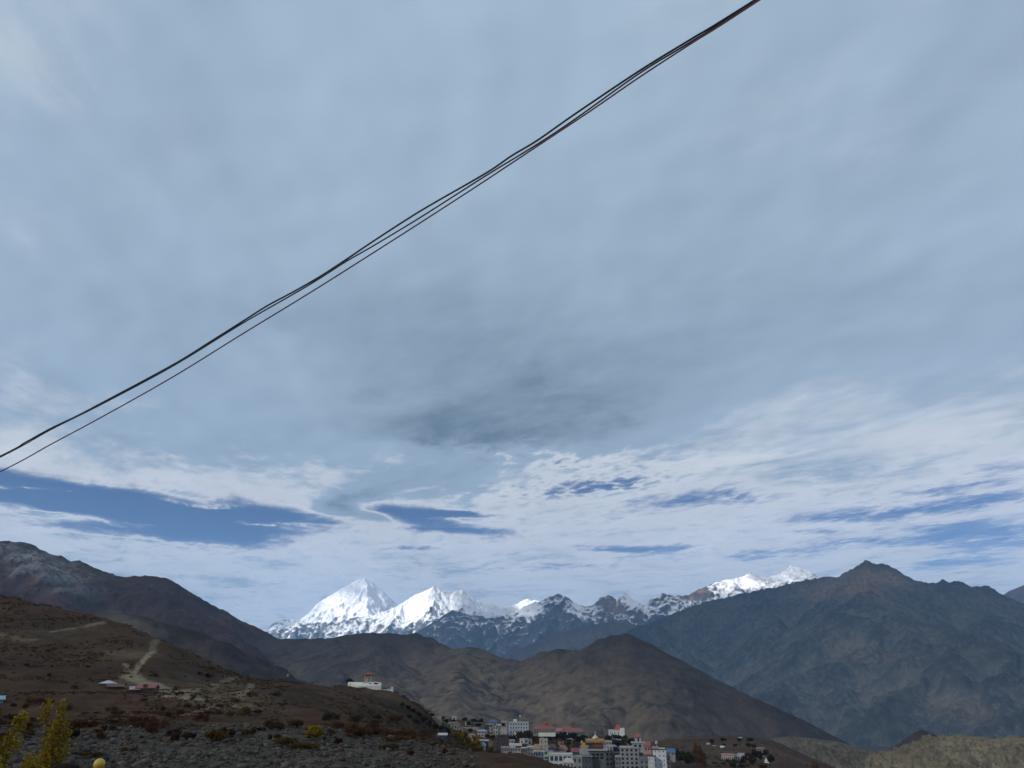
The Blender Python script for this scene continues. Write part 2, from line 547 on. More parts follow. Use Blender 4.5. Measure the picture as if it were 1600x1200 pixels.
def build_ground():
    na, nr = 900, 760
    az = np.linspace(R(-62), R(62), na)[:, None]
    rr = np.exp(np.linspace(math.log(1.5), math.log(2400.0), nr))[None, :]
    X, Y = np.sin(az) * rr, np.cos(az) * rr
    Z = ground_height(X, Y)
    far = sstep(1500, 2400, np.hypot(X, Y))
    Z = Z - far * 120
    wob = 1 + 0.35 * fbm(X / 12, Y / 12, 3, 33)
    track = np.zeros(X.shape)
    for pix, w, s in TRACKS:
        pts = on_ground(pix)
        if len(pts) > 1:
            track = np.maximum(track, s * sstep(w * 1.35, w * 0.65, poly_dist(X, Y, pts) * wob))
    r = np.hypot(X, Y)
    azd = np.degrees(np.arctan2(X, Y))
    edge = 128 + 14 * fbm(X / 25, Y / 25, 3, 41) - 8 * sstep(-14, -2, azd)
    rub = sstep(edge + 14, edge - 16, r) * sstep(30, 45, r) * sstep(-1, -7, azd + 2 * fbm(X / 20, Y / 20, 2, 44))
    rust = np.exp(-((r - 175) / 45.0) ** 2) * sstep(3, -3, azd) + 0.5 * sstep(115, 100, r) * sstep(-8, -1, azd)
    rust = rust + 0.6 * sstep(650, 750, r) * sstep(1300, 1100, r) * sstep(9, 13, azd) * sstep(30, 24, azd)
    rust = rust + 0.35 * sstep(300, 420, r) * sstep(-8, -16, azd) * sstep(650, 500, r)
    pale = np.zeros(X.shape)
    for px, py, wm, s in PALE:
        d = hit(px, py)
        if d:
            p = at(px, py, d)
            pale = np.maximum(pale, s * np.exp(-(((X - p.x) ** 2 + (Y - p.y) ** 2) / wm ** 2)))
    heath_shade = np.zeros(X.shape)  # dark brush in the valley; on the hillside, gully and flank shade as colour
    for px, py, wm, s in HEATH_SHADE:
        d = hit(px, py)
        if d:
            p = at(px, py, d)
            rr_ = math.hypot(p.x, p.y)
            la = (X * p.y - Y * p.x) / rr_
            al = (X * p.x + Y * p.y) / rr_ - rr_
            heath_shade = np.maximum(heath_shade, s * np.exp(-(la / wm) ** 2 - (al / (wm * 1.6)) ** 2))
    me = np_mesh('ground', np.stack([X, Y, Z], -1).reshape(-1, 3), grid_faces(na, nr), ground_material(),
                 attrs={'track': track, 'rubble': rub, 'rust': np.clip(rust, 0, 1), 'pale': pale, 'heath_shade': heath_shade})
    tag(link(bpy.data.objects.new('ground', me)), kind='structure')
    # the wide valley floor far below, out to beyond the mountains
    na, nr = 180, 60
    az = np.linspace(0, 2 * math.pi, na, endpoint=False)[:, None]
    rr = np.concatenate([[0.0], np.exp(np.linspace(math.log(60), math.log(29000.0), nr - 1))])[None, :]
    X, Y = np.sin(az) * rr, np.cos(az) * rr
    Z = -15 - 0.16 * np.minimum(rr, 2400) + 0 * X
    m = NT('valley_earth')
    nz = m.noise(m.geo(), 1 / 300.0, 6, 0.6)
    vm = m.finish(m.bsdf(m.mix(nz, (0.045, 0.038, 0.030), (0.075, 0.064, 0.048)), 0.95, None, 0.1))
    me = np_mesh('valley_floor', np.stack([X, Y, Z], -1).reshape(-1, 3), grid_faces(na, nr, True), vm)
    tag(link(bpy.data.objects.new('valley_floor', me)), kind='structure')

TRACKS = [
    ([(240, 1018), (225, 1030), (214, 1045), (205, 1058)], 0.95, 1.0),
    ([(205, 1058), (235, 1066), (262, 1080), (285, 1088), (305, 1092)], 3.2, 0.9),
    ([(262, 1075), (300, 1083), (330, 1076), (350, 1066), (372, 1058)], 1.2, 0.5),
    ([(196, 1035), (198, 1046), (207, 1055)], 0.8, 0.7),
    ([(84, 986), (110, 982), (140, 977), (165, 972)], 1.6, 0.6),
    ([(375, 1092), (385, 1080), (405, 1070), (430, 1062), (445, 1060)], 1.0, 0.65),
    ([(285, 1117), (315, 1110), (335, 1106)], 1.0, 0.6),
    ([(0, 992), (25, 998), (50, 1001)], 2.2, 0.4),
    ([(240, 1018), (238, 1008), (246, 1000)], 1.4, 0.5),
    ([(770, 1172), (764, 1160), (780, 1152), (788, 1147), (772, 1143)], 2.2, 0.5),
]
PALE = [(1100, 1190, 30, 0.4), (1180, 1185, 40, 0.35), (1140, 1175, 50, 0.3), (1215, 1172, 60, 0.35), (345, 1097, 11, 1.0), (367, 1094, 8, 1.0), (330, 1088, 12, 0.6), (300, 1080, 18, 0.35), (320, 1075, 20, 0.4), (235, 1068, 16, 0.4), (200, 1022, 14, 0.5),
        (90, 990, 30, 0.25), (700, 1128, 25, 0.6), (715, 1135, 25, 0.7), (690, 1120, 20, 0.5), (740, 1140, 20, 0.4), (620, 1095, 8, 0.4),
        (1230, 1180, 60, 0.4), (1150, 1165, 60, 0.3)]
HEATH_SHADE = [(1070, 1190, 25, 0.8), (1120, 1180, 22, 0.6), (1160, 1192, 25, 0.7), (1200, 1188, 30, 0.7), (1240, 1195, 40, 0.6), (1130, 1165, 40, 0.6), (1180, 1165, 40, 0.5), (1040, 1180, 30, 0.6), (70, 975, 22, 0.9), (100, 1003, 16, 1.0), (30, 985, 14, 0.7), (175, 1045, 14, 0.6), (270, 1052, 14, 0.8), (310, 1045, 12, 0.6), (120, 1055, 16, 0.5), (440, 1078, 13, 0.8), (470, 1090, 12, 0.6), (640, 1112, 12, 1.0), (655, 1124, 9, 1.0), (620, 1104, 10, 0.9),
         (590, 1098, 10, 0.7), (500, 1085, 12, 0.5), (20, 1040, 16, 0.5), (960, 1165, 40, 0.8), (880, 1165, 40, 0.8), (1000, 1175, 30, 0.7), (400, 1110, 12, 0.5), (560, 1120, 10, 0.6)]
build_ground()

# ------------------------------------------------------------------ mountains: ridge and spur skeletons with real distances, grown into height fields
def chain(segs, pts, slope, rnd):
    for a, b in zip(pts[:-1], pts[1:]):
        segs.append((a[0], a[1], a[2], b[0], b[1], b[2], slope, rnd))

def grow_spurs(segs, ridge, rng, step, length, fall, slope, rnd, depth=2, swing=0.5, lean=0.0):
    """spurs that run down from a ridge towards the valley on the camera's side"""
    ridge = [Vector(p) for p in ridge]
    acc, nxt = 0.0, step * rng.uniform(0.2, 0.8)
    for a, b in zip(ridge[:-1], ridge[1:]):
        L = (b - a).length
        while acc + L > nxt:
            p = a.lerp(b, (nxt - acc) / L)
            spur(segs, p, math.atan2(-p.x, -p.y) + lean + rng.uniform(-swing, swing), rng, length * rng.uniform(0.6, 1.2), fall * rng.uniform(0.85, 1.15), slope, rnd, depth)
            nxt += step * rng.uniform(0.6, 1.4)
        acc += L

def spur(segs, p, ang, rng, length, fall, slope, rnd, depth):
    n = max(4, int(5 * depth))
    pts = [tuple(p)]
    q, s = Vector(p), length / n
    for k in range(n):
        ang += rng.uniform(-0.28, 0.28)
        drop = fall * s * (1.25 - 0.5 * k / n) * rng.uniform(0.5, 1.5)
        q = q + Vector((math.sin(ang) * s, math.cos(ang) * s, -drop))
        pts.append(tuple(q))
        if depth > 0 and k < n - 1:
            for side in (-1, 1):
                if rng.random() < 0.75:
                    spur(segs, q, ang + side * rng.uniform(0.6, 1.0), rng, length * rng.uniform(0.25, 0.45), fall * 1.25, slope, rnd, depth - 1)
    chain(segs, pts, slope, rnd)

def skeleton(Xf, Yf, segs, reach, A):
    """highest of all ridge lines; each one is only tried on the bearings it can reach"""
    H = np.full(Xf.shape, -1e9, dtype=np.float32)
    Xf = Xf.astype(np.float32); Yf = Yf.astype(np.float32)
    for k, (x0, y0, z0, x1, y1, z1, s, rn) in enumerate(segs):
        a0, a1 = math.atan2(x0, y0), math.atan2(x1, y1)
        m = reach / math.hypot(x0, y0)
        i0, i1 = np.searchsorted(A, min(a0, a1) - m), np.searchsorted(A, max(a0, a1) + m)
        if i1 <= i0:
            continue
        X, Y, h = Xf[i0:i1], Yf[i0:i1], H[i0:i1]
        dx, dy = x1 - x0, y1 - y0
        t = np.clip(((X - x0) * dx + (Y - y0) * dy) / (dx * dx + dy * dy + 1e-6), 0, 1)
        d = np.hypot(X - x0 - t * dx, Y - y0 - t * dy)
        np.maximum(h, z0 + t * (z1 - z0) - s * (np.sqrt(d * d + rn * rn) - rn), out=h)
    return H.astype(np.float64)

def massif(name, sky, mat, crest=None, caps=(), spurs=(), extra=(), na=600, nr=220, front=3000.0, back=900.0, pad=0.01, slope=0.75, rnd=20.0, warp=(400.0, 60.0),
           rough=(300.0, 20.0), crag=0.0, base=-400.0, seed=1, patches=None, fbmo=5, reach=None):
    """sky: skyline of this massif as (px, py, distance)"""
    rng = random.Random(seed)
    ridge = [tuple(at(*p)) for p in sky]
    segs = []
    chain(segs, ridge, slope, rnd)
    for sp in spurs:
        grow_spurs(segs, ridge, rng, **sp)
    for pts, s in extra:
        e = [tuple(at(*p)) for p in pts]
        chain(segs, e, s, rnd)
        for sp in spurs[:1]:
            q = dict(sp); q['length'] *= 0.5; q['depth'] = max(0, q['depth'] - 1)
            grow_spurs(segs, e, rng, **q)
    P = np.array(ridge)
    a = np.arctan2(P[:, 0], P[:, 1])
    r = np.hypot(P[:, 0], P[:, 1])
    A = np.linspace(a.min() - pad, a.max() + pad, na)[:, None]
    order = np.argsort(a)
    rc = np.interp(A[:, 0], a[order], r[order])[:, None]
    t = np.linspace(0, 1, nr)[None, :]
    nf = front / (front + back)
    off = np.where(t < nf, -front * (1 - t / nf) ** 1.15, back * ((t - nf) / (1 - nf)) ** 1.3)
    RR = np.maximum(rc + off, 500)
    X, Y = np.sin(A) * RR, np.cos(A) * RR
    L, w = warp
    d = np.abs(off) / front
    wk = np.clip(d * 6, 0, 1)
    Xw = X + w * wk * fbm(X / L, Y / L, 4, seed * 7 + 1)
    Yw = Y + w * wk * fbm(X / L, Y / L, 4, seed * 7 + 2)
    Z = skeleton(Xw, Yw, segs, reach or front * 0.33, A[:, 0])
    L, w = rough
    Z = Z + w * fbm(X / L, Y / L, fbmo, seed * 7 + 3) * (0.25 + 0.75 * wk)
    if crag:
        Z = Z + crag * ridged(X / (L * 0.7), Y / (L * 0.7), 5, seed * 7 + 4) * (0.2 + 0.8 * wk)
    if crest:
        Z = Z + crest[1] * ridged(X / crest[0], Y / crest[0], 4, seed * 7 + 5)
    Z = np.maximum(Z, base)
    def blur(q, k):
        for ax in (0, 1):
            c = np.cumsum(np.pad(q, [(k + 1, k) if a_ == ax else (0, 0) for a_ in (0, 1)], mode='edge'), axis=ax)
            q = (np.take(c, range(2 * k + 1, c.shape[ax]), ax) - np.take(c, range(0, c.shape[ax] - 2 * k - 1), ax)) / (2 * k + 1)
        return q
    g = blur(blur(Z, 3), 3) - Z
    g2 = blur(blur(Z, 14), 14) - Z
    at_ = {'patch': np.zeros(X.shape), 'gully': np.clip(g / (g.std() + 1e-6), -2, 2) * 0.3 + np.clip(g2 / (g2.std() + 1e-6), -2, 2) * 0.7}
    for px, py, dist, wx, s in (patches or ()):
        p = at(px, py, dist)
        at_['patch'] = np.maximum(at_['patch'], s * np.exp(-(((X - p.x) ** 2 + ((Z - p.z) * 1.4) ** 2) / wx ** 2)))
    at_['cap'] = np.zeros(X.shape)
    for px, py, dist, wx, s in caps:
        p = at(px, py, dist)
        at_['cap'] = at_['cap'] + s * np.exp(-(((X - p.x) ** 2 + ((Z - p.z) * 1.3) ** 2) / wx ** 2))
    me = np_mesh(name, np.stack([X, Y, Z], -1).reshape(-1, 3), grid_faces(na, nr), mat, attrs=at_)
    return tag(link(bpy.data.objects.new(name, me)), kind='structure')

def rock_material(name, c0, c1, c2, L, patch=(0.3, 0.2, 0.12), snow=None, streak=0.5, bump=1.0, debris=0.6):
    """c0, c1 mixed over the distance L in metres, c2 in gullies and scree streaks; snow = (low normal, high normal, z0, z1, noise)"""
    m = NT(name)
    pos = m.geo()
    n0 = m.noise(pos, 1 / L, 6, 0.6)
    n1 = m.noise(pos, 6 / L, 6, 0.62)
    st = m.noise(m.mapv(pos, (1, 1, 0.16)), 9 / L, 5, 0.65, 0.3)
    col = m.mix(m.step(n0, 0.36, 0.62), c0, c1)
    col = m.mix(m.math('MULTIPLY', m.step(st, 0.48, 0.66), streak), col, c2)
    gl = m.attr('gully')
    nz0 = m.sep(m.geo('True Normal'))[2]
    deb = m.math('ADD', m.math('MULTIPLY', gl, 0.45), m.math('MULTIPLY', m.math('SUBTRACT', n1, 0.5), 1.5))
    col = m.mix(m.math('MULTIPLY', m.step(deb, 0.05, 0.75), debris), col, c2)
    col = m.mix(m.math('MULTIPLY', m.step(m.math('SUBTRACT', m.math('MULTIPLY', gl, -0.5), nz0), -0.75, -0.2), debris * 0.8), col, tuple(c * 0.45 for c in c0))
    pf = m.math('MULTIPLY', m.attr('patch'), m.step(m.math('ADD', m.math('MULTIPLY', n1, 0.5), m.math('MULTIPLY', st, 0.5)), 0.38, 0.58), clamp=True)
    col = m.mix(pf, col, patch)
    col = m.mix(m.math('MULTIPLY', m.step(n1, 0.5, 0.7), 0.35), col, m.mix(0.5, c0, (0.02, 0.02, 0.02)))
    hgt = m.math('ADD', m.math('MULTIPLY', n1, 1.0), m.math('MULTIPLY', st, 0.6))
    nrm = m.bump(hgt, L / 9.0 * bump, 1.0)
    if snow:
        lo, hi, z0, z1, k, zs, fs = snow
        nz = m.sep(m.geo('Normal'))[2]
        z = m.sep(pos)[2]
        sn = m.noise(m.mapv(pos, (1, 1, zs)), fs / L, 7, 0.7, 0.5)
        s = m.math('ADD', nz, m.math('MULTIPLY', m.math('SUBTRACT', sn, 0.5), k))
        alt = m.new('ShaderNodeMapRange')
        m.put(alt.inputs['Value'], z)
        s = m.math('ADD', m.math('ADD', s, m.attr('cap')), m.math('MULTIPLY', gl, 0.10))
        alt.inputs['From Min'].default_value = z0
        alt.inputs['From Max'].default_value = z1
        alt.inputs['To Min'].default_value = -0.35
        alt.inputs['To Max'].default_value = 0.25
        f = m.step(m.math('ADD', s, alt.outputs[0]), lo, hi)
        col = m.mix(f, col, (0.90, 0.91, 0.93))
    return m.finish(m.bsdf(col, 0.95, nrm, 0.05))

# snow mountain far left of the middle
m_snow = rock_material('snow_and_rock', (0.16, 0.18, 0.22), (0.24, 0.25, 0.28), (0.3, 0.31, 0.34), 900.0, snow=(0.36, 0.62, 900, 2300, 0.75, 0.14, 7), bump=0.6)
massif('far_snow_mountain', [(380, 1010, 23500), (420, 985, 23500), (432, 970, 23600), (450, 965, 23700), (470, 970, 23800), (492, 948, 24000), (500, 940, 24000), (518, 930, 24000),
       (535, 918, 24000), (552, 910, 24000), (560, 905, 24000), (570, 903, 24000), (580, 908, 24000), (592, 917, 24000), (606, 930, 24000), (622, 945, 24000), (650, 965, 24000), (700, 990, 24000)],
       m_snow, spurs=[dict(step=700, length=3600, fall=0.75, slope=1.25, rnd=15, depth=2)],
       extra=[([(572, 906, 23950), (574, 930, 23300), (575, 955, 22600), (576, 985, 21500)], 0.9)],
       front=4200, back=1500, slope=1.1, na=420, nr=260, warp=(900, 140), rough=(700, 60), crag=45, base=500, seed=3, crest=(260, 22))
m_snow2 = rock_material('snow_face', (0.12, 0.14, 0.17), (0.20, 0.20, 0.21), (0.26, 0.27, 0.29), 700.0, snow=(0.45, 0.70, 700, 1900, 0.95, 0.12, 8), bump=0.6)
massif('snow_mountain', [(385, 1000, 19000), (420, 990, 19000), (470, 972, 19200), (520, 972, 19400), (545, 965, 19500), (580, 962, 19700), (615, 950, 19800), (645, 932, 20000), (662, 924, 20000), (678, 916, 20000), (690, 922, 20000),
       (704, 929, 20000), (715, 922, 20000), (722, 921, 20000), (735, 931, 20000), (752, 941, 20000), (768, 943, 20000), (783, 951, 20000), (805, 944, 20200), (823, 936, 20200), (845, 940, 20200), (900, 960, 20200)],
       m_snow2, spurs=[dict(step=520, length=3000, fall=0.72, slope=1.2, rnd=10, depth=2)],
       front=3600, back=1200, slope=1.05, na=640, nr=260, warp=(700, 120), rough=(500, 45), crag=45, base=300, seed=5, crest=(180, 22))
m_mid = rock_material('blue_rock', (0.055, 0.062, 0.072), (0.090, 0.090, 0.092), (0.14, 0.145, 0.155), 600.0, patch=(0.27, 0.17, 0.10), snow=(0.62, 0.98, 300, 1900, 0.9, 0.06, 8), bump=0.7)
massif('snow_streaked_range', [(610, 1010, 16500), (650, 988, 16500), (690, 965, 16500), (708, 952, 16500), (730, 960, 16500), (765, 965, 16500), (800, 957, 16500), (822, 947, 16500), (845, 938, 16500), (862, 931, 16500), (872, 928, 16500),
       (884, 932, 16500), (896, 941, 16500), (915, 948, 16500), (930, 945, 16500), (940, 933, 16600), (950, 930, 16700), (964, 936, 16700), (977, 928, 16700), (990, 938, 16700), (1006, 944, 16700), (1020, 935, 16800), (1035, 926, 16900),
       (1050, 931, 16900), (1075, 930, 17000), (1095, 920, 17000), (1112, 912, 17000), (1140, 906, 17000), (1160, 901, 17200), (1172, 893, 17200), (1186, 898, 17200), (1200, 902, 17200), (1220, 896, 17200), (1236, 883, 17200), (1246, 885, 17200),
       (1262, 892, 17200), (1285, 905, 17200), (1330, 920, 17200), (1400, 940, 17200)],
       m_mid, spurs=[dict(step=430, length=3000, fall=0.62, slope=1.0, rnd=8, depth=2)],
       front=3600, back=1200, slope=1.0, na=820, nr=260, warp=(600, 110), rough=(420, 40), crag=45, base=-200, seed=8, crest=(150, 20),
       caps=[(820, 945, 16500, 330, 0.5), (900, 948, 16500, 170, 0.35), (985, 938, 16700, 170, 0.5), (1160, 905, 17200, 330, 0.35), (1185, 897, 17200, 150, 0.45), (1215, 900, 17200, 200, 0.5), (1250, 893, 17200, 230, 0.4), (860, 960, 16300, 260, -0.25), (960, 950, 16400, 200, -0.35), (1090, 925, 16900, 260, -0.4), (1240, 915, 17000, 200, -0.2)],
       patches=[(960, 948, 16200, 330, 1.0), (1085, 925, 16800, 260, 0.9), (1000, 960, 16000, 250, 0.5)])
m_spur = rock_material('brown_spur', (0.104, 0.080, 0.068), (0.144, 0.108, 0.084), (0.120, 0.104, 0.096), 500.0, bump=0.7)
massif('brown_spur', [(700, 1060, 13000), (770, 1030, 13000), (820, 1010, 13200), (870, 990, 13400), (905, 980, 13600), (945, 972, 13800), (990, 975, 13900), (1050, 985, 13900), (1120, 1000, 13900)],
       m_spur, spurs=[dict(step=420, length=1700, fall=0.5, slope=0.8, rnd=20, depth=1)], front=2600, back=900, slope=0.8, na=360, nr=140, warp=(500, 90), rough=(350, 28), crag=25, base=-400, seed=11)
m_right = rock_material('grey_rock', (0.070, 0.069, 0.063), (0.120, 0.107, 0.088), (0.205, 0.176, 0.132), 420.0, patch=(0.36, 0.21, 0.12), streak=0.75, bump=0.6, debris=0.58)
massif('rocky_range', [(940, 1010, 11200), (990, 985, 11200), (1025, 972, 11200), (1060, 956, 11200), (1100, 941, 11200), (1150, 930, 11200), (1190, 921, 11200), (1225, 915, 11200), (1262, 905, 11200), (1290, 902, 11000), (1312, 901, 10900), (1324, 893, 10800),
       (1340, 884, 10800), (1346, 881, 10800), (1353, 876, 10800), (1362, 880, 10800), (1370, 883, 10800), (1377, 881, 10800), (1386, 883, 10800), (1396, 893, 10800), (1408, 903, 10800), (1430, 907, 10800), (1450, 911, 10800), (1462, 911, 10800), (1472, 906, 10800),
       (1483, 910, 10800), (1497, 908, 10800), (1515, 916, 10800), (1530, 917, 10800), (1538, 914, 10800), (1550, 926, 10800), (1562, 932, 10800), (1580, 936, 10800), (1600, 944, 10800), (1680, 960, 10800), (1800, 985, 10800)],
       m_right, spurs=[dict(step=980, length=4400, fall=0.40, slope=0.80, rnd=14, depth=2, swing=0.5)],
       extra=[([(1340, 1008, 8600), (1290, 1035, 8200), (1240, 1060, 7800), (1180, 1090, 7400)], 0.6), ([(1340, 1008, 8600), (1370, 1060, 8000), (1400, 1110, 7500), (1420, 1150, 7200)], 0.6),
              ([(1600, 1075, 7600), (1540, 1095, 7300), (1500, 1110, 7100)], 0.5)],
       front=5200, back=1200, slope=0.80, na=700, nr=340, warp=(600, 120), rough=(420, 16), crag=14, base=-900, seed=14, crest=(105, 15),
       patches=[(1350, 905, 10600, 230, 0.9), (1310, 925, 10500, 260, 0.9), (1385, 905, 10600, 180, 0.9), (1290, 915, 10500, 180, 0.7), (1440, 1100, 7600, 160, 0.4), (1345, 1020, 8500, 170, 0.5)])
massif('far_peak', [(1540, 950, 18500), (1562, 936, 18500), (1580, 922, 18500), (1600, 914, 18500), (1640, 920, 18500), (1720, 960, 18500)], m_spur,
       spurs=[dict(step=500, length=1500, fall=0.6, slope=0.8, rnd=20, depth=1)], front=1800, back=700, na=120, nr=80, warp=(500, 80), rough=(400, 25), crag=20, base=300, seed=17)
m_left = rock_material('russet_rock', (0.074, 0.041, 0.032), (0.112, 0.052, 0.034), (0.090, 0.066, 0.054), 260.0, patch=(0.42, 0.40, 0.38), bump=0.9)
massif('russet_mountain', [(-160, 850, 4800), (-60, 848, 4800), (0, 845, 4800), (28, 846, 4800), (45, 849, 4800), (60, 857, 4800), (75, 864, 4800), (90, 868, 4800), (102, 878, 4800), (120, 876, 4800), (140, 886, 4850), (160, 894, 4900), (175, 901, 4900), (200, 900, 4900),
       (225, 899, 4900), (258, 904, 4900), (275, 916, 5000), (300, 928, 5000), (325, 942, 5000), (345, 952, 5000), (368, 966, 5000), (390, 978, 5000), (410, 987, 5100), (430, 1000, 5200), (470, 1020, 5300)],
       m_left, spurs=[dict(step=240, length=1500, fall=0.42, slope=0.62, rnd=10, depth=2, lean=-0.5)], front=2200, back=600, slope=0.62, na=520, nr=240, warp=(260, 50), rough=(170, 13), crag=15, base=-100, seed=21, crest=(55, 5),
       patches=[(8, 862, 4750, 70, 0.8), (52, 872, 4700, 60, 1.0), (85, 890, 4650, 70, 0.8), (55, 895, 4600, 60, 0.7), (110, 905, 4600, 70, 0.6), (130, 925, 4500, 50, 0.5)])
m_hill = rock_material('dark_earth', (0.046, 0.038, 0.036), (0.066, 0.051, 0.042), (0.112, 0.087, 0.060), 330.0, patch=(0.200, 0.150, 0.098), streak=0.35, bump=0.35, debris=0.5)
massif('back_hill', [(130, 975, 1500), (165, 957, 1500), (190, 956, 1500), (215, 962, 1500), (245, 971, 1500), (270, 977, 1500), (300, 985, 1550), (330, 1001, 1600), (370, 1020, 1650), (420, 1045, 1700), (470, 1070, 1750), (520, 1085, 1800)],
       m_hill, spurs=[dict(step=130, length=350, fall=0.35, slope=0.5, rnd=14, depth=1)], front=500, back=250, slope=0.5, na=220, nr=90, warp=(90, 16), rough=(60, 4), base=-60, seed=24)
massif('dark_hill', [(300, 1003, 4300), (360, 1003, 4200), (400, 1000, 4200), (430, 999, 4100), (470, 998, 4000), (495, 998, 4000), (520, 996, 3900), (545, 992, 3900), (580, 989, 3800), (610, 990, 3800), (630, 992, 3800), (648, 990, 3700), (665, 995, 3700), (690, 1009, 3600),
       (702, 1014, 3500), (720, 1012, 3400), (740, 1012, 3400), (760, 1019, 3400), (790, 1029, 3400), (820, 1034, 3400), (860, 1050, 3300), (900, 1075, 3200)],
       m_hill, spurs=[dict(step=210, length=1500, fall=0.24, slope=0.52, rnd=22, depth=2, swing=0.35)], front=2300, back=500, slope=0.5, rnd=25, na=560, nr=220, warp=(260, 45), rough=(200, 6), base=-500, seed=27, crest=(90, 4),
       patches=[(740, 1080, 2500, 260, 0.75), (660, 1110, 2300, 220, 0.7), (800, 1110, 2300, 240, 0.6), (620, 1090, 2600, 200, 0.6), (720, 1080, 2500, 160, 0.7), (780, 1100, 2300, 200, 0.7), (650, 1050, 3000, 160, 0.3), (460, 1040, 3400, 120, 0.3)])
massif('conical_hill', [(780, 1060, 3300), (810, 1042, 3250), (830, 1027, 3200), (850, 1018, 3200), (870, 1014, 3150), (885, 1015, 3150), (905, 1017, 3100), (925, 1008, 3100), (940, 998, 3050), (960, 992, 3000), (975, 990, 3000), (990, 994, 3000), (1005, 1004, 3000),
       (1030, 1022, 3000), (1060, 1046, 3000), (1090, 1067, 3000), (1120, 1082, 2900), (1150, 1090, 2800), (1175, 1090, 2800), (1195, 1098, 2800), (1230, 1114, 2800), (1265, 1134, 2800), (1300, 1158, 2800), (1340, 1185, 2800)],
       m_hill, spurs=[dict(step=170, length=1300, fall=0.30, slope=0.6, rnd=14, depth=2, swing=0.4)], front=1900, back=500, slope=0.55, rnd=10, na=560, nr=220, warp=(220, 36), rough=(180, 5), crest=(80, 4), base=-500, seed=31,
       patches=[(860, 1120, 2000, 240, 0.7), (980, 1140, 1900, 220, 0.6), (1050, 1140, 2000, 160, 0.5), (960, 1080, 2500, 120, 0.35), (900, 1110, 2100, 180, 0.6), (1040, 1080, 2400, 90, 0.35)])
m_cliff = rock_material('pale_clay', (0.255, 0.205, 0.130), (0.33, 0.265, 0.170), (0.115, 0.094, 0.064), 60.0, streak=0.85, bump=1.4)
massif('clay_bluff', [(1372, 1222, 1500), (1386, 1198, 1500), (1402, 1178, 1500), (1430, 1166, 1500), (1455, 1160, 1500), (1475, 1150, 1450), (1500, 1148, 1450), (1530, 1152, 1450), (1560, 1154, 1450), (1580, 1150, 1450), (1600, 1153, 1450), (1660, 1150, 1450), (1760, 1160, 1450)],
       m_cliff, spurs=[dict(step=48, length=200, fall=0.55, slope=0.85, rnd=3, depth=2, swing=0.8)], front=330, back=300, slope=0.35, rnd=8, na=360, nr=140, warp=(55, 18), rough=(34, 5.0), crag=7.0, base=-400, seed=35)
massif('grey_bluff', [(1130, 1180, 1700), (1165, 1165, 1700), (1200, 1156, 1700), (1235, 1151, 1700), (1270, 1153, 1700), (1300, 1158, 1700), (1330, 1165, 1700), (1350, 1176, 1700), (1375, 1205, 1700)],
       rock_material('grey_clay', (0.150, 0.124, 0.090), (0.195, 0.163, 0.118), (0.075, 0.065, 0.050), 60.0, streak=0.7, bump=1.2),
       spurs=[dict(step=55, length=210, fall=0.5, slope=0.75, rnd=3, depth=2, swing=0.8)], front=380, back=300, slope=0.35, rnd=8, na=260, nr=120, warp=(55, 18), rough=(34, 5.0), crag=6.0, base=-400, seed=37)
massif('dark_knoll', [(1395, 1175, 2600), (1420, 1158, 2600), (1432, 1145, 2600), (1440, 1140, 2600), (1452, 1145, 2600), (1470, 1155, 2600), (1510, 1180, 2600)], m_hill,
       spurs=[dict(step=80, length=200, fall=0.5, slope=0.7, rnd=8, depth=1)], front=300, back=200, slope=0.65, rnd=8, na=100, nr=60, warp=(50, 10), rough=(40, 4), base=-600, seed=39)
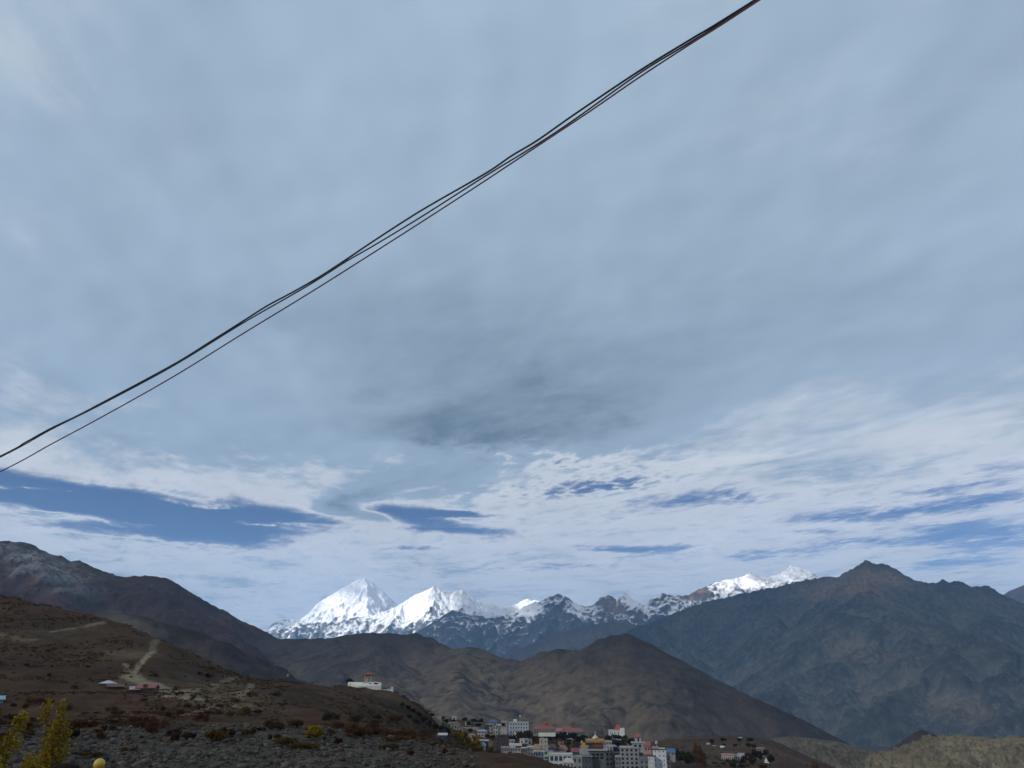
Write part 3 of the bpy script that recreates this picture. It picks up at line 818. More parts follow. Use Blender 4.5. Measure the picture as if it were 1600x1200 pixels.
# ------------------------------------------------------------------ builders for the things
class MB:
    """collects boxes, prisms, tubes and lathes; build() links them as ONE mesh object"""
    def __init__(self):
        self.v, self.f = [], []
    def add(self, verts, faces):
        n = len(self.v)
        self.v += [tuple(p) for p in verts]
        self.f += [tuple(i + n for i in q) for q in faces]
        return self
    def box(self, x0, x1, y0, y1, z0, z1, top=1.0):
        cx, cy = (x0 + x1) / 2, (y0 + y1) / 2
        t = lambda a, c: c + (a - c) * top
        v = [(x0, y0, z0), (x1, y0, z0), (x1, y1, z0), (x0, y1, z0), (t(x0, cx), t(y0, cy), z1), (t(x1, cx), t(y0, cy), z1), (t(x1, cx), t(y1, cy), z1), (t(x0, cx), t(y1, cy), z1)]
        return self.add(v, [(3, 2, 1, 0), (4, 5, 6, 7), (0, 1, 5, 4), (1, 2, 6, 5), (2, 3, 7, 6), (3, 0, 4, 7)])
    def hip(self, x0, x1, y0, y1, z0, z1, ridge=0.5, eave=0.12):
        """hipped roof with a fascia; ridge = share of the longer side kept as ridge"""
        w, d = x1 - x0, y1 - y0
        cx, cy = (x0 + x1) / 2, (y0 + y1) / 2
        self.box(x0, x1, y0, y1, z0, z0 + eave)
        z = z0 + eave
        if w >= d: a, b = (cx - w * ridge / 2, cy), (cx + w * ridge / 2, cy)
        else: a, b = (cx, cy - d * ridge / 2), (cx, cy + d * ridge / 2)
        v = [(x0, y0, z), (x1, y0, z), (x1, y1, z), (x0, y1, z), a + (z1,), b + (z1,)]
        f = [(0, 1, 5, 4), (1, 2, 5), (2, 3, 4, 5), (3, 0, 4)] if w >= d else [(0, 1, 4), (1, 2, 5, 4), (2, 3, 5), (3, 0, 4, 5)]
        return self.add(v, f)
    def slab(self, pts, th):
        """a tilted plate: four corners, given thickness downwards"""
        lo = [(x, y, z - th) for x, y, z in pts]
        return self.add(list(pts) + lo, [(0, 1, 2, 3), (7, 6, 5, 4), (0, 4, 5, 1), (1, 5, 6, 2), (2, 6, 7, 3), (3, 7, 4, 0)])
    def gable(self, x0, x1, y0, y1, z0, z1, th=0.12):
        cy = (y0 + y1) / 2
        self.slab([(x0, y0, z0), (x1, y0, z0), (x1, cy, z1), (x0, cy, z1)], th)
        return self.slab([(x0, cy + 0.01, z1), (x1, cy + 0.01, z1), (x1, y1, z0), (x0, y1, z0)], th)
    def lathe(self, prof, n=12, cx=0.0, cy=0.0):
        v, f = [], []
        for r, z in prof:
            for k in range(n):
                a = 2 * math.pi * k / n
                v.append((cx + r * math.cos(a), cy + r * math.sin(a), z))
        for i in range(len(prof) - 1):
            for k in range(n):
                k2 = (k + 1) % n
                f.append((i * n + k, i * n + k2, (i + 1) * n + k2, (i + 1) * n + k))
        f.append(tuple(range(n))[::-1])
        f.append(tuple((len(prof) - 1) * n + k for k in range(n)))
        return self.add(v, f)
    def tube(self, pts, radii, n=6):
        pts = [Vector(p) for p in pts]
        v, f = [], []
        for i, p in enumerate(pts):
            t = (pts[min(i + 1, len(pts) - 1)] - pts[max(i - 1, 0)]).normalized()
            ref = Vector((0, 0, 1)) if abs(t.z) < 0.95 else Vector((1, 0, 0))
            a = t.cross(ref).normalized()
            b = t.cross(a)
            r = radii[i] if isinstance(radii, (list, tuple)) else radii
            for k in range(n):
                an = 2 * math.pi * k / n
                v.append(p + a * (r * math.cos(an)) + b * (r * math.sin(an)))
        for i in range(len(pts) - 1):
            for k in range(n):
                k2 = (k + 1) % n
                f.append((i * n + k, i * n + k2, (i + 1) * n + k2, (i + 1) * n + k))
        f.append(tuple(range(n))[::-1])
        f.append(tuple((len(pts) - 1) * n + k for k in range(n)))
        return self.add(v, f)
    def mesh(self, name, mat, smooth=False):
        me = bpy.data.meshes.new(name)
        me.from_pydata(self.v, [], self.f)
        if smooth: me.polygons.foreach_set('use_smooth', [True] * len(me.polygons))
        me.materials.append(mat)
        me.update()
        return me
    def build(self, name, mat, parent=None, smooth=False, label=None):
        o = link(bpy.data.objects.new(name, self.mesh(name, mat, smooth)))
        if parent: o.parent = parent
        if label: o['label'] = label
        return o

def thing(name, label, cat, loc, rz=0.0, group=None):
    o = link(bpy.data.objects.new(name, None))
    o.location = loc
    o.rotation_euler = (0, 0, rz)
    o.empty_display_size = 0.5
    return tag(o, label, cat, group)

ORD = ['first', 'second', 'third', 'fourth', 'fifth', 'sixth', 'seventh', 'eighth', 'ninth', 'tenth', 'eleventh', 'twelfth', 'thirteenth', 'fourteenth', 'fifteenth', 'sixteenth', 'seventeenth', 'eighteenth', 'nineteenth', 'twentieth']

_MATS = {}
def paint(name, col, rough=0.8, stain=0.35, scale=1.2, metal=0.0, spec=0.3):
    """weathered surface of one colour: broad stains and fine grain"""
    key = (name, col)
    if key in _MATS: return _MATS[key]
    m = NT(name)
    p = m.coord('Object')
    a = m.noise(m.mapv(p, (1, 1, 0.35)), scale, 5, 0.65)
    b = m.noise(p, scale * 9, 3, 0.6)
    dk = tuple(c * (1 - stain) * f for c, f in zip(col, (1.0, 0.95, 0.88)))
    c = m.mix(m.step(a, 0.42, 0.7), col, dk)
    c = m.mix(m.math('MULTIPLY', m.step(b, 0.45, 0.7), 0.25), c, dk)
    _MATS[key] = m.finish(m.bsdf(c, rough, m.bump(b, 0.02, 0.3), spec, metal))
    return _MATS[key]

PANE = paint('window_pane', (0.055, 0.058, 0.064), 0.35, 0.4, 0.8, spec=0.4)
GLASS = paint('dark_window', (0.018, 0.021, 0.026), 0.25, 0.2, 0.8, spec=0.5)

def scale_at(p):
    """pixels of the photograph per metre at a point"""
    return FPX / (p.y * math.cos(PITCH) + p.z * math.sin(PITCH))

def spot(px, py, d0=380.0, dist=None):
    d = dist or hit(px, py, d0) or 700.0
    return at(px, py, d)

def bearing(p, yaw=0.0):
    return -math.atan2(p.x, p.y) + R(yaw)

def place_windows(root, w, h, cols, rows, fw=0.5, fh=0.5, z0=0.0, mat=None, x0=0.0, skip=(), sill=None):
    """one mesh, copied window by window over the front wall (local y = 0)"""
    cw, ch = w / cols, h / rows
    mb = MB().box(-cw * fw / 2, cw * fw / 2, -0.06, 0.12, -ch * fh / 2, ch * fh / 2)
    me = mb.mesh('window', mat or PANE)
    sm = None
    if sill:
        sm = MB().box(-cw * fw / 2 - 0.1, cw * fw / 2 + 0.1, -0.14, 0.1, -ch * fh / 2 - 0.14, -ch * fh / 2 - 0.02).mesh('sill', sill)
    for r in range(rows):
        for c in range(cols):
            if (c, r) in skip: continue
            o = link(bpy.data.objects.new('window', me))
            o.parent = root
            o.location = (x0 - w / 2 + (c + 0.5) * cw, 0, z0 + (r + 0.5) * ch)
            if sm:
                s_ = link(bpy.data.objects.new('sill', sm))
                s_.parent = o

def house(rect, label, wall, roof='flat', roofc=(0.16, 0.15, 0.14), win=None, yaw=0.0, depth=None, dist=None, over=0.35, pitch=0.3, fw=0.5, fh=0.5, group='houses of the village', name='house',
          cat='house', winmat=None, door=False, parapet=0.5, sill=False, plinth=5.0, skip=(), d0=380.0, band=None):
    """rect: outline of the front in the photograph (x0, top, x1, base); roof drawn inside its height"""
    def mute(c, f, g=0.9):
        a = sum(c) / 3
        return tuple(round(g * (q * (1 - f) + a * f), 3) for q in c)
    wall, roofc = mute(wall, 0.35), mute(roofc, 0.18)
    x0, yt, x1, yb = rect
    p = spot((x0 + x1) / 2, yb, d0, dist)
    k = scale_at(p)
    w, h = (x1 - x0) / k, (yb - yt) / k
    d = depth or max(5.0, 0.75 * w)
    root = thing(name, label, cat, p, bearing(p, yaw), group)
    rh = 0.0 if roof == 'flat' else max(0.8, h * pitch)
    hw = h - rh - (0.25 if roof == 'flat' else 0.0)
    wm = paint('plaster', wall)
    MB().box(-w / 2, w / 2, 0, d, -plinth, hw).build('wall', wm, root)
    rm = paint('roof_cover', roofc, 0.7, 0.3)
    if roof == 'flat':
        mb = MB().box(-w / 2 - over, w / 2 + over, -over, d + over, hw, hw + 0.25)
        if parapet:
            t = 0.22
            mb.box(-w / 2, w / 2, 0.02, t, hw + 0.25, hw + 0.25 + parapet).box(-w / 2, w / 2, d - t, d - 0.02, hw + 0.25, hw + 0.25 + parapet)
            mb.box(-w / 2 + 0.02, -w / 2 + t, t, d - t, hw + 0.25, hw + 0.24 + parapet).box(w / 2 - t, w / 2 - 0.02, t, d - t, hw + 0.25, hw + 0.24 + parapet)
        mb.build('roof', rm, root)
    elif roof == 'hip':
        MB().hip(-w / 2 - over, w / 2 + over, -over, d + over, hw, hw + rh).build('roof', rm, root)
    elif roof == 'gable':
        MB().gable(-w / 2 - over, w / 2 + over, -over, d + over, hw, hw + rh).build('roof', rm, root)
        for xa, xb in ((-w / 2, -w / 2 + 0.2), (w / 2 - 0.2, w / 2)):
            MB().add([(xa, 0, hw), (xa, d, hw), (xa, d / 2, hw + rh - 0.15), (xb, 0, hw), (xb, d, hw), (xb, d / 2, hw + rh - 0.15)], [(0, 1, 2), (3, 5, 4), (0, 2, 5, 3), (1, 4, 5, 2), (0, 3, 4, 1)]).build('gable_wall', wm, root)
    elif roof == 'shed':
        MB().slab([(-w / 2 - over, -over, hw + 0.15), (w / 2 + over, -over, hw + 0.15), (w / 2 + over, d + over, hw + rh), (-w / 2 - over, d + over, hw + rh)], 0.14).build('roof', rm, root)
    if band:
        MB().box(-w / 2 - 0.08, w / 2 + 0.08, -0.08, 0.1, hw - 0.55, hw - 0.1).build('eave_band', paint('painted_band', band), root)
    if win:
        place_windows(root, w * 0.94, hw, win[0], win[1], fw, fh, 0.0, winmat, 0.0, skip, paint('plaster', tuple(min(0.8, c * 1.25) for c in wall)) if sill else None)
    if door:
        MB().box(-0.5, 0.5, -0.05, 0.1, 0.0, 2.0).build('door', paint('painted_door', (0.10, 0.05, 0.03)), root)
    return root, w, hw, d

# ------------------------------------------------------------------ foliage
def leaf_material(name, c0, c1, c2, scale=2.0):
    key = (name, c0)
    if key in _MATS: return _MATS[key]
    m = NT(name)
    t = m.attr('tone')
    n = m.noise(m.geo(), scale, 3, 0.6)
    c = m.mix(t, c0, c1)
    c = m.mix(m.math('MULTIPLY', m.step(n, 0.45, 0.65), 0.7), c, c2)
    d = m.new('ShaderNodeBsdfDiffuse')
    m.put(d.inputs['Color'], c)
    tr = m.new('ShaderNodeBsdfTranslucent')
    m.put(tr.inputs['Color'], c)
    mx = m.new('ShaderNodeMixShader')
    mx.inputs[0].default_value = 0.3
    m.t.links.new(d.outputs[0], mx.inputs[1])
    m.t.links.new(tr.outputs[0], mx.inputs[2])
    _MATS[key] = m.finish(mx.outputs[0])
    return _MATS[key]

def leaf_mesh(name, centres, radii, n, size, rng, mat, flat=0.0):
    """n leaf-sized faces spread through clumps"""
    C = np.array(centres); Rr = np.array(radii)
    wt_ = (Rr[:, 0] * Rr[:, 2]); wt_ = wt_ / wt_.sum()
    idx = rng.choice(len(C), n, p=wt_)
    u = rng.normal(size=(n, 3)); u /= np.linalg.norm(u, axis=1)[:, None]
    rad = rng.rand(n)[:, None] ** 0.45
    P = C[idx] + u * rad * Rr[idx]
    a = rng.normal(size=(n, 3)); a /= np.linalg.norm(a, axis=1)[:, None]
    b = np.cross(a, rng.normal(size=(n, 3))); b /= np.linalg.norm(b, axis=1)[:, None] + 1e-9
    s = size * rng.uniform(0.6, 1.4, size=(n, 1))
    V = np.stack([P - a * s, P - b * s * 0.55, P + a * s, P + b * s * 0.55], 1).reshape(-1, 3)
    F = np.arange(n * 4).reshape(-1, 4)
    tone = np.repeat(rng.rand(n), 4)
    return np_mesh(name, V, F, mat, smooth=False, attrs={'tone': tone})

BARK = paint('bark', (0.10, 0.07, 0.045), 0.95, 0.4, 6.0)
def tree(name, label, p, h, w, kind, mat, seed, group, n=None, cat='tree', leaf=None):
    rng = np.random.RandomState(seed)
    root = thing(name, label, cat, p, rng.uniform(0, 6.28), group)
    k = scale_at(p)
    pix = h * k * w * k
    n = n or int(np.clip(pix * 2.6, 160, 2600))
    cs, rs = [], []
    mb = MB()
    if kind == 'poplar':
        mb.tube([(0, 0, -1.0), (0.02 * h, 0, h * 0.3), (0, 0.02 * h, h * 0.65), (0, 0, h * 0.95)], [h * 0.022, h * 0.018, h * 0.010, h * 0.003])
        for i in range(9):
            t = 0.18 + 0.8 * i / 8
            rr = w * 0.5 * (math.sin(math.pi * min(1, t * 0.80 + 0.12)) ** 0.6) * rng.uniform(0.65, 1.15)
            a = rng.uniform(0, 6.28)
            q = (math.cos(a) * rr * 0.45, math.sin(a) * rr * 0.45, t * h * 0.94)
            cs.append(q); rs.append((rr * 0.75, rr * 0.75, h * 0.10))
            mb.tube([(0, 0, t * h * 0.75), (q[0] * 1.5, q[1] * 1.5, t * h * 0.97)], [h * 0.008, h * 0.003], 5)
    elif kind == 'sapling':
        for i in range(4):
            a = i * 1.7 + 0.4
            sp = w * (0.10, 0.22, 0.30, 0.26)[i]
            hh = h * (0.96, 0.98, 0.72, 0.55)[i]
            tip = (math.cos(a) * sp, math.sin(a) * sp, hh)
            mb.tube([(0, 0, -0.5), (tip[0] * 0.5, tip[1] * 0.5, hh * 0.4), tip], [0.028, 0.02, 0.006], 6)
            for j in range(9):
                t = 0.18 + 0.82 * j / 8
                b = rng.uniform(0, 6.28)
                r0 = w * (0.42 * (1 - t) + 0.075) * rng.uniform(0.7, 1.3)
                q = (tip[0] * t + math.cos(b) * r0 * 0.8, tip[1] * t + math.sin(b) * r0 * 0.8, hh * t)
                cs.append(q); rs.append((r0 * 1.15, r0 * 1.15, h * rng.uniform(0.06, 0.10)))
                mb.tube([(tip[0] * t * 0.9, tip[1] * t * 0.9, hh * t * 0.88), q], [0.010, 0.004], 5)
    elif kind == 'conifer':
        mb.tube([(0, 0, -1.0), (0, 0, h * 0.9)], [h * 0.02, h * 0.004])
        for i in range(8):
            t = 0.12 + 0.83 * i / 7
            rr = w * 0.5 * (1.05 - t) + 0.02 * w
            cs.append((0, 0, t * h)); rs.append((rr, rr, h * 0.09))
    else:
        th = h * (0.28 if kind == 'round' else 0.12)
        mb.tube([(0, 0, -1.0), (0.01 * h, 0.01 * h, th), (0, 0.02 * h, h * 0.55)], [h * 0.03, h * 0.024, h * 0.012])
        m_ = 11
        for i in range(m_):
            a = i * 2.4 + rng.uniform(-0.4, 0.4)
            t = rng.uniform(0.15, 1.0)
            rr = w * 0.5 * rng.uniform(0.35, 0.75) * math.sqrt(1 - (t - 0.45) ** 2 * 1.6)
            q = (math.cos(a) * rr, math.sin(a) * rr, th + (h - th) * (0.12 + 0.72 * t) if kind == 'round' else h * (0.06 + 0.78 * t))
            cs.append(q); s_ = w * rng.uniform(0.16, 0.26)
            rs.append((s_, s_, s_ * 0.8))
            mb.tube([(0, 0, th * rng.uniform(0.6, 1.0)), (q[0] * 0.5, q[1] * 0.5, (th + q[2]) / 2), q], [h * 0.014, h * 0.008, h * 0.003], 5)
    mb.build('trunk', BARK, root)
    me = leaf_mesh('crown', cs, rs, n, leaf or max(1.25 / k, math.sqrt(h * w) * 0.05), rng, mat)
    link(bpy.data.objects.new('crown', me)).parent = root
    return root

def rock_mesh(name, rng, mat, flat=0.7):
    """an angular stone of unit size"""
    phi = (1 + 5 ** 0.5) / 2
    V = np.array([(-1, phi, 0), (1, phi, 0), (-1, -phi, 0), (1, -phi, 0), (0, -1, phi), (0, 1, phi), (0, -1, -phi), (0, 1, -phi), (phi, 0, -1), (phi, 0, 1), (-phi, 0, -1), (-phi, 0, 1)], float)
    F = np.array([(0, 11, 5), (0, 5, 1), (0, 1, 7), (0, 7, 10), (0, 10, 11), (1, 5, 9), (5, 11, 4), (11, 10, 2), (10, 7, 6), (7, 1, 8), (3, 9, 4), (3, 4, 2), (3, 2, 6), (3, 6, 8), (3, 8, 9), (4, 9, 5), (2, 4, 11), (6, 2, 10), (8, 6, 7), (9, 8, 1)])
    V /= np.linalg.norm(V[0])
    V = V * rng.uniform(0.62, 1.15, size=(12, 1))
    return V * np.array([1, rng.uniform(0.7, 1.0), flat * rng.uniform(0.7, 1.2)]), F
# ------------------------------------------------------------------ overhead cables
def cable(label, pix, rad, col, wob=None):
    """a hanging line: all its points lie over one straight line on the ground plan"""
    a, b = at(-40, 740, 8.6), at(1230, -40, 3.9)
    dx, dy = b.x - a.x, b.y - a.y
    pts = []
    for px, py in pix:
        x, y, z = direction(px, py)
        t = (a.x * dy - a.y * dx) / (x * dy - y * dx)
        pts.append(Vector((x * t, y * t, z * t)))
    def ext(p, q, n, lift):
        d = (p - q).normalized()
        out = []
        for k in range(1, n + 1):
            out.append(p + d * (2.0 * k) + Vector((0, 0, lift * k * k)))
        return out
    pts = ext(pts[0], pts[1], 6, 0.10)[::-1] + pts + ext(pts[-1], pts[-2], 4, 0.05)
    # smooth curve through the points
    fine = []
    for i in range(len(pts) - 1):
        p0, p1, p2, p3 = pts[max(i - 1, 0)], pts[i], pts[i + 1], pts[min(i + 2, len(pts) - 1)]
        for s in range(8):
            t = s / 8
            fine.append(0.5 * ((2 * p1) + (p2 - p0) * t + (2 * p0 - 5 * p1 + 4 * p2 - p3) * t * t + (3 * p1 - p0 - 3 * p2 + p3) * t ** 3))
    fine.append(pts[-1])
    o = MB().tube(fine, rad, 10).build('power_cable', paint('cable_sheath', col, 0.45, 0.2, 3.0, spec=0.5), None, True)
    tag(o, label, 'cable', 'overhead power cables')
cable('upper black power cable that waves and twists against the cable beside it', [(0, 713), (40, 691), (80, 669), (120, 650), (160, 629), (270, 570), (330, 533), (380, 501.5), (418, 477.5), (460, 455), (500, 432), (540, 406), (580, 379), (640, 340), (680, 316), (760, 270), (800, 243), (840, 219), (900, 177), (1000, 110), (1080, 61), (1178, 1)], 0.0066, (0.012, 0.012, 0.013))
cable('middle black power cable running straight between the wavy one and the red one', [(0, 714.5), (80, 671), (160, 631), (270, 572), (380, 504.5), (480, 447), (540, 409), (580, 386), (640, 350), (680, 325), (760, 274), (840, 225), (900, 185), (1000, 114), (1080, 65), (1180, 2)], 0.0054, (0.013, 0.013, 0.015))
cable('thin dull red power cable hanging lowest under the two black ones', [(0, 737), (80, 694), (160, 651), (270, 589), (380, 521), (480, 460), (580, 397), (680, 333), (760, 281), (840, 228), (920, 175), (1000, 120), (1080, 68), (1182, 3)], 0.0052, (0.20, 0.050, 0.045))

# ------------------------------------------------------------------ shrine on the hill spur
WHITE = paint('whitewash', (0.70, 0.66, 0.58), 0.85, 0.22)
RED = paint('red_roof', (0.34, 0.085, 0.052), 0.6, 0.25)
GREYP = paint('weathered_stone', (0.26, 0.23, 0.19), 0.9, 0.35)
def shrine():
    p = spot(570, 1081, 140.0, 447)
    k = scale_at(p)
    m = 1 / k
    root = thing('terrace', 'white walled terrace stepping along the hill spur under the red roofed gate', 'terrace', p, bearing(p), None)
    w = MB()
    # sloping front wall of the lower court, then the upper court and the long parapet to the right
    fr = [(-11 * m, -3.0), (24 * m, -3.0)]
    v = [(-27 * m, 4, 14.5 * m), (-11 * m, 0, 9 * m), (25 * m, 0, 9.5 * m), (25 * m, 6, 14 * m), (-27 * m, 4, 4 * m), (-11 * m, 0, -1.2), (25 * m, 0, -1.2), (25 * m, 6, -1.2)]
    w.add(v, [(0, 4, 5, 1), (1, 5, 6, 2), (2, 6, 7, 3), (0, 1, 2, 3), (0, 3, 7, 4), (4, 7, 6, 5)])
    w.build('lower_wall', WHITE, root)
    MB().box(-5 * m, 20 * m, 1.6, 7.0, 8.5 * m, 12.5 * m).box(6 * m, 22 * m, 2.6, 7.0, 12.5 * m, 14.5 * m).build('upper_wall', WHITE, root)
    MB().box(-4 * m, 9 * m, 1.45, 1.7, 9.8 * m, 10.9 * m).build('roof_edge', paint('dark_slate', (0.05, 0.05, 0.055)), root)
    for a_, b_, c_, d_ in ((-3, 3, 5.2, 6.6), (6, 9, 10.2, 12.6), (13.5, 19, 10.4, 13.2)):
        MB().box(a_ * m, b_ * m, -0.15 if c_ < 7 else 1.4, 0.2 if c_ < 7 else 1.75, c_ * m, d_ * m).build('opening', GLASS, root)
    MB().box(25.2 * m, 41 * m, 1.5, 2.2, -1.5, 4.2 * m).build('parapet', WHITE, root)
    MB().box(40 * m, 44 * m, 1.2, 2.8, -1.5, 6.5 * m).hip(39.6 * m, 44.4 * m, 1.0, 3.0, 6.5 * m, 7.6 * m, 0.2).build('end_pier', WHITE, root)
    q = spot(574.5, 1068, 140.0, 451)
    g = thing('gate_pavilion', 'small open pavilion with orange red roof on pillars above the white terrace', 'pavilion', q, bearing(q), None)
    z0, zt = -2.0, 12 * m
    for x, y in ((-4.5 * m, 0), (4.5 * m, 0), (-4.5 * m, 3.0), (4.5 * m, 3.0)):
        MB().box(x - 0.42, x + 0.42, y - 0.42, y + 0.42, z0, zt).build('pillar', paint('pillar_paint', (0.40, 0.33, 0.28)), g)
    MB().box(-6 * m, 6 * m, -0.6, 3.6, zt, zt + 0.35).build('beam', paint('painted_band', (0.22, 0.05, 0.035)), g)
    MB().hip(-8 * m, 8 * m, -1.3, 4.3, zt + 0.35, zt + 4.6 * m, 0.45, 0.25).lathe([(0.3, zt + 4.4 * m), (0.4, zt + 5.0 * m), (0.05, zt + 6.4 * m)], 8, 0, 1.5).build('roof', RED, g)
    MB().lathe([(0.9, z0), (0.9, 1.2), (0.6, 1.6), (0.65, 2.3), (0.35, 2.8), (0.1, 3.6)], 10, 0, 1.5).build('stupa_core', WHITE, g, True)
    MB().box(4.2 * m, 6.2 * m, -0.2, 2.0, z0, 7 * m).build('side_wall', paint('blue_wall', (0.10, 0.13, 0.19)), g)
shrine()
o = thing('cairn', 'small pale cairn of stones with prayer poles on the hill crest left of the shrine', 'cairn', spot(450, 1055, 140.0, 416), 0.3)
MB().lathe([(0.7, -0.6), (0.6, 0.2), (0.35, 0.5), (0.12, 0.75)], 9).build('stone_heap', GREYP, o)
for dx, hh in ((-1.3, 1.6), (1.5, 1.9), (2.3, 1.3)):
    MB().tube([(dx, 0, -0.5), (dx + 0.05, 0, hh)], 0.06, 5).build('pole', BARK, o)

# ------------------------------------------------------------------ huts on the hillside
def hut(rect, label, wall, roofc, roof, depth, **kw):
    return house(rect, label, wall, roof, roofc, depth=depth, d0=140.0, group='huts on the hillside', name='hut', cat='hut', over=0.25, plinth=2.5, **kw)
hut((156, 1063, 180, 1072), 'low hut with a wide pale tin roof beside the dirt track', (0.16, 0.14, 0.12), (0.55, 0.55, 0.56), 'hip', 4.5, pitch=0.62)
hut((168, 1069, 191, 1077), 'low brown hut with a rusty roof in front of the pale tin roof', (0.075, 0.045, 0.035), (0.15, 0.055, 0.04), 'shed', 3.5, pitch=0.3)
hut((212, 1070, 239, 1083), 'long red brown hut with a sloping red roof below the dirt track', (0.11, 0.045, 0.028), (0.30, 0.10, 0.08), 'gable', 4.5, pitch=0.35, yaw=-14, door=True)
hut((203, 1073, 217, 1083), 'small lean-to with a pinkish grey tin roof joined to the red hut', (0.06, 0.055, 0.05), (0.45, 0.32, 0.30), 'shed', 3.0, pitch=0.3)
hut((-16, 1088, 3, 1100), 'blue walled shack cut by the frame edge on the slope', (0.20, 0.36, 0.42), (0.25, 0.42, 0.48), 'shed', 4.0)

# ------------------------------------------------------------------ village
CREAM, PALE, GREY, STONE = (0.52, 0.46, 0.34), (0.60, 0.58, 0.53), (0.27, 0.25, 0.22), (0.24, 0.20, 0.15)
TEAL, CYAN, ROSE, LILAC = (0.34, 0.42, 0.42), (0.48, 0.58, 0.60), (0.52, 0.34, 0.28), (0.36, 0.34, 0.42)
OR, DK, TIN, BLU = (0.36, 0.115, 0.07), (0.09, 0.085, 0.085), (0.42, 0.41, 0.40), (0.08, 0.18, 0.38)
H = house
# upper left edge of the village
H((684, 1147, 698, 1158), 'slate blue shed with a flat white roof left of the yellow poplars', (0.09, 0.11, 0.15), 'shed', (0.55, 0.54, 0.52), (2, 1), pitch=0.12)
H((671, 1150, 684, 1159), 'low pink walled house left of the slate blue shed', (0.36, 0.22, 0.20), 'flat', STONE, (2, 1))
H((664, 1115, 686, 1121), 'long low ruined wall house of pale mud brick high at the left', (0.34, 0.29, 0.20), 'flat', STONE, (4, 1), dist=700)
H((706, 1120, 713, 1126), 'tiny white house highest on the left slope above pale terraces', PALE, 'flat', TIN, (1, 1), dist=840)
H((704, 1132, 719, 1140), 'squat pale mud house on the terraces above the yellow poplars', (0.36, 0.31, 0.22), 'flat', STONE, (3, 1))
H((713, 1138, 723, 1146), 'cream mud house with a dark doorway under the squat terrace house', (0.40, 0.35, 0.26), 'flat', STONE, (2, 1), door=True)
H((732, 1149, 742, 1158), 'small peach coloured house right of the yellow poplars', (0.56, 0.44, 0.36), 'flat', ROSE, (2, 1))
H((744, 1157, 763, 1165), 'dark open barn under a wide tan tin roof', (0.07, 0.06, 0.055), 'shed', (0.50, 0.36, 0.24), (2, 1), pitch=0.22)
H((748, 1161, 759, 1170), 'bright blue tarpaulin shelter in front of the tan roofed barn', (0.14, 0.24, 0.34), 'hip', (0.13, 0.26, 0.42), pitch=0.5)
H((763, 1125, 777, 1134), 'blue roofed house at the back left of the village', (0.20, 0.24, 0.32), 'hip', (0.07, 0.13, 0.24), (3, 1), pitch=0.45)
H((755, 1133, 770, 1142), 'wide stone house with an overhanging flat mud roof', STONE, 'flat', (0.36, 0.32, 0.25), (3, 1), over=0.9)
H((770, 1135, 778, 1147), 'narrow two storey cream house beside the wide stone house', (0.50, 0.46, 0.40), 'flat', STONE, (2, 2))
H((779, 1137, 786, 1147), 'narrow grey green house between cream house and pale hotel', (0.36, 0.38, 0.34), 'flat', STONE, (2, 2))
H((722, 1141, 738, 1147), 'long dim stone byre behind the peach house', (0.20, 0.17, 0.13), 'flat', (0.30, 0.26, 0.20), (3, 1), dist=790)
H((746, 1141, 761, 1151), 'two storey whitish house with a pale violet roof', (0.46, 0.43, 0.40), 'hip', (0.32, 0.32, 0.44), (3, 2), pitch=0.25)
# the large hotel and its neighbours
r, w_, h_, d_ = H((791, 1130, 826, 1145), 'large pale blue hotel block with many windows at the back of the village', (0.50, 0.55, 0.58), 'flat', TIN, (8, 3), depth=12, sill=True, cat='hotel', name='hotel')
MB().box(-w_ * 0.18, -w_ * 0.02, 1, 5, h_ + 0.3, h_ + 3.2).build('stair_tower', paint('plaster', (0.66, 0.66, 0.64)), r)
MB().lathe([(0.1, h_ + 0.2), (0.1, h_ + 5.5), (0.9, h_ + 5.9), (1.0, h_ + 6.6), (0.4, h_ + 7.0)], 8, w_ * 0.12, 5).build('water_tank', paint('plaster', (0.66, 0.66, 0.64)), r)
H((796, 1141, 809, 1152), 'white guest house in front of the pale blue hotel', (0.62, 0.61, 0.60), 'flat', TIN, (3, 2), sill=True)
H((789, 1138, 796, 1147), 'slim white tower house at the left end of the pale blue hotel', (0.64, 0.64, 0.63), 'flat', TIN, (2, 3))
H((785, 1145, 796, 1153), 'teal topped house behind the maroon building', (0.24, 0.33, 0.34), 'flat', (0.30, 0.42, 0.42), (2, 1))
H((776, 1152, 795, 1175), 'dark maroon four storey building with rows of windows', (0.115, 0.055, 0.062), 'flat', (0.07, 0.06, 0.065), (4, 4), fw=0.7, fh=0.55, sill=True)
H((812, 1155, 819, 1164), 'bright white cube house in front of the brown wood', (0.74, 0.73, 0.70), 'flat', PALE, (1, 1), parapet=0.2, fw=0.3)
H((819, 1156, 826, 1167), 'light grey wing joined to the white cube house', (0.42, 0.42, 0.41), 'flat', TIN, (1, 2))
H((796, 1163, 815, 1171), 'long pale grey roofed row right of the maroon building', (0.30, 0.29, 0.26), 'shed', (0.46, 0.44, 0.39), (5, 1), pitch=0.35)
H((783, 1169, 796, 1182), 'lavender house below the maroon building', (0.36, 0.30, 0.38), 'flat', ROSE, (3, 2))
H((797, 1169, 805, 1181), 'pale lilac house with white top, right of lavender house', LILAC, 'flat', PALE, (2, 2))
H((804, 1169, 814, 1182), 'peach pink house in the front left row', (0.56, 0.42, 0.32), 'flat', (0.30, 0.08, 0.06), (2, 2))
H((813, 1170, 825, 1182), 'house with a dark blue upper floor in the front left row', (0.12, 0.15, 0.27), 'flat', PALE, (3, 2))
H((799, 1179, 812, 1190), 'olive brown stall with a long pale awning at the front left', (0.15, 0.14, 0.10), 'shed', (0.40, 0.38, 0.30), (3, 1), pitch=0.25)
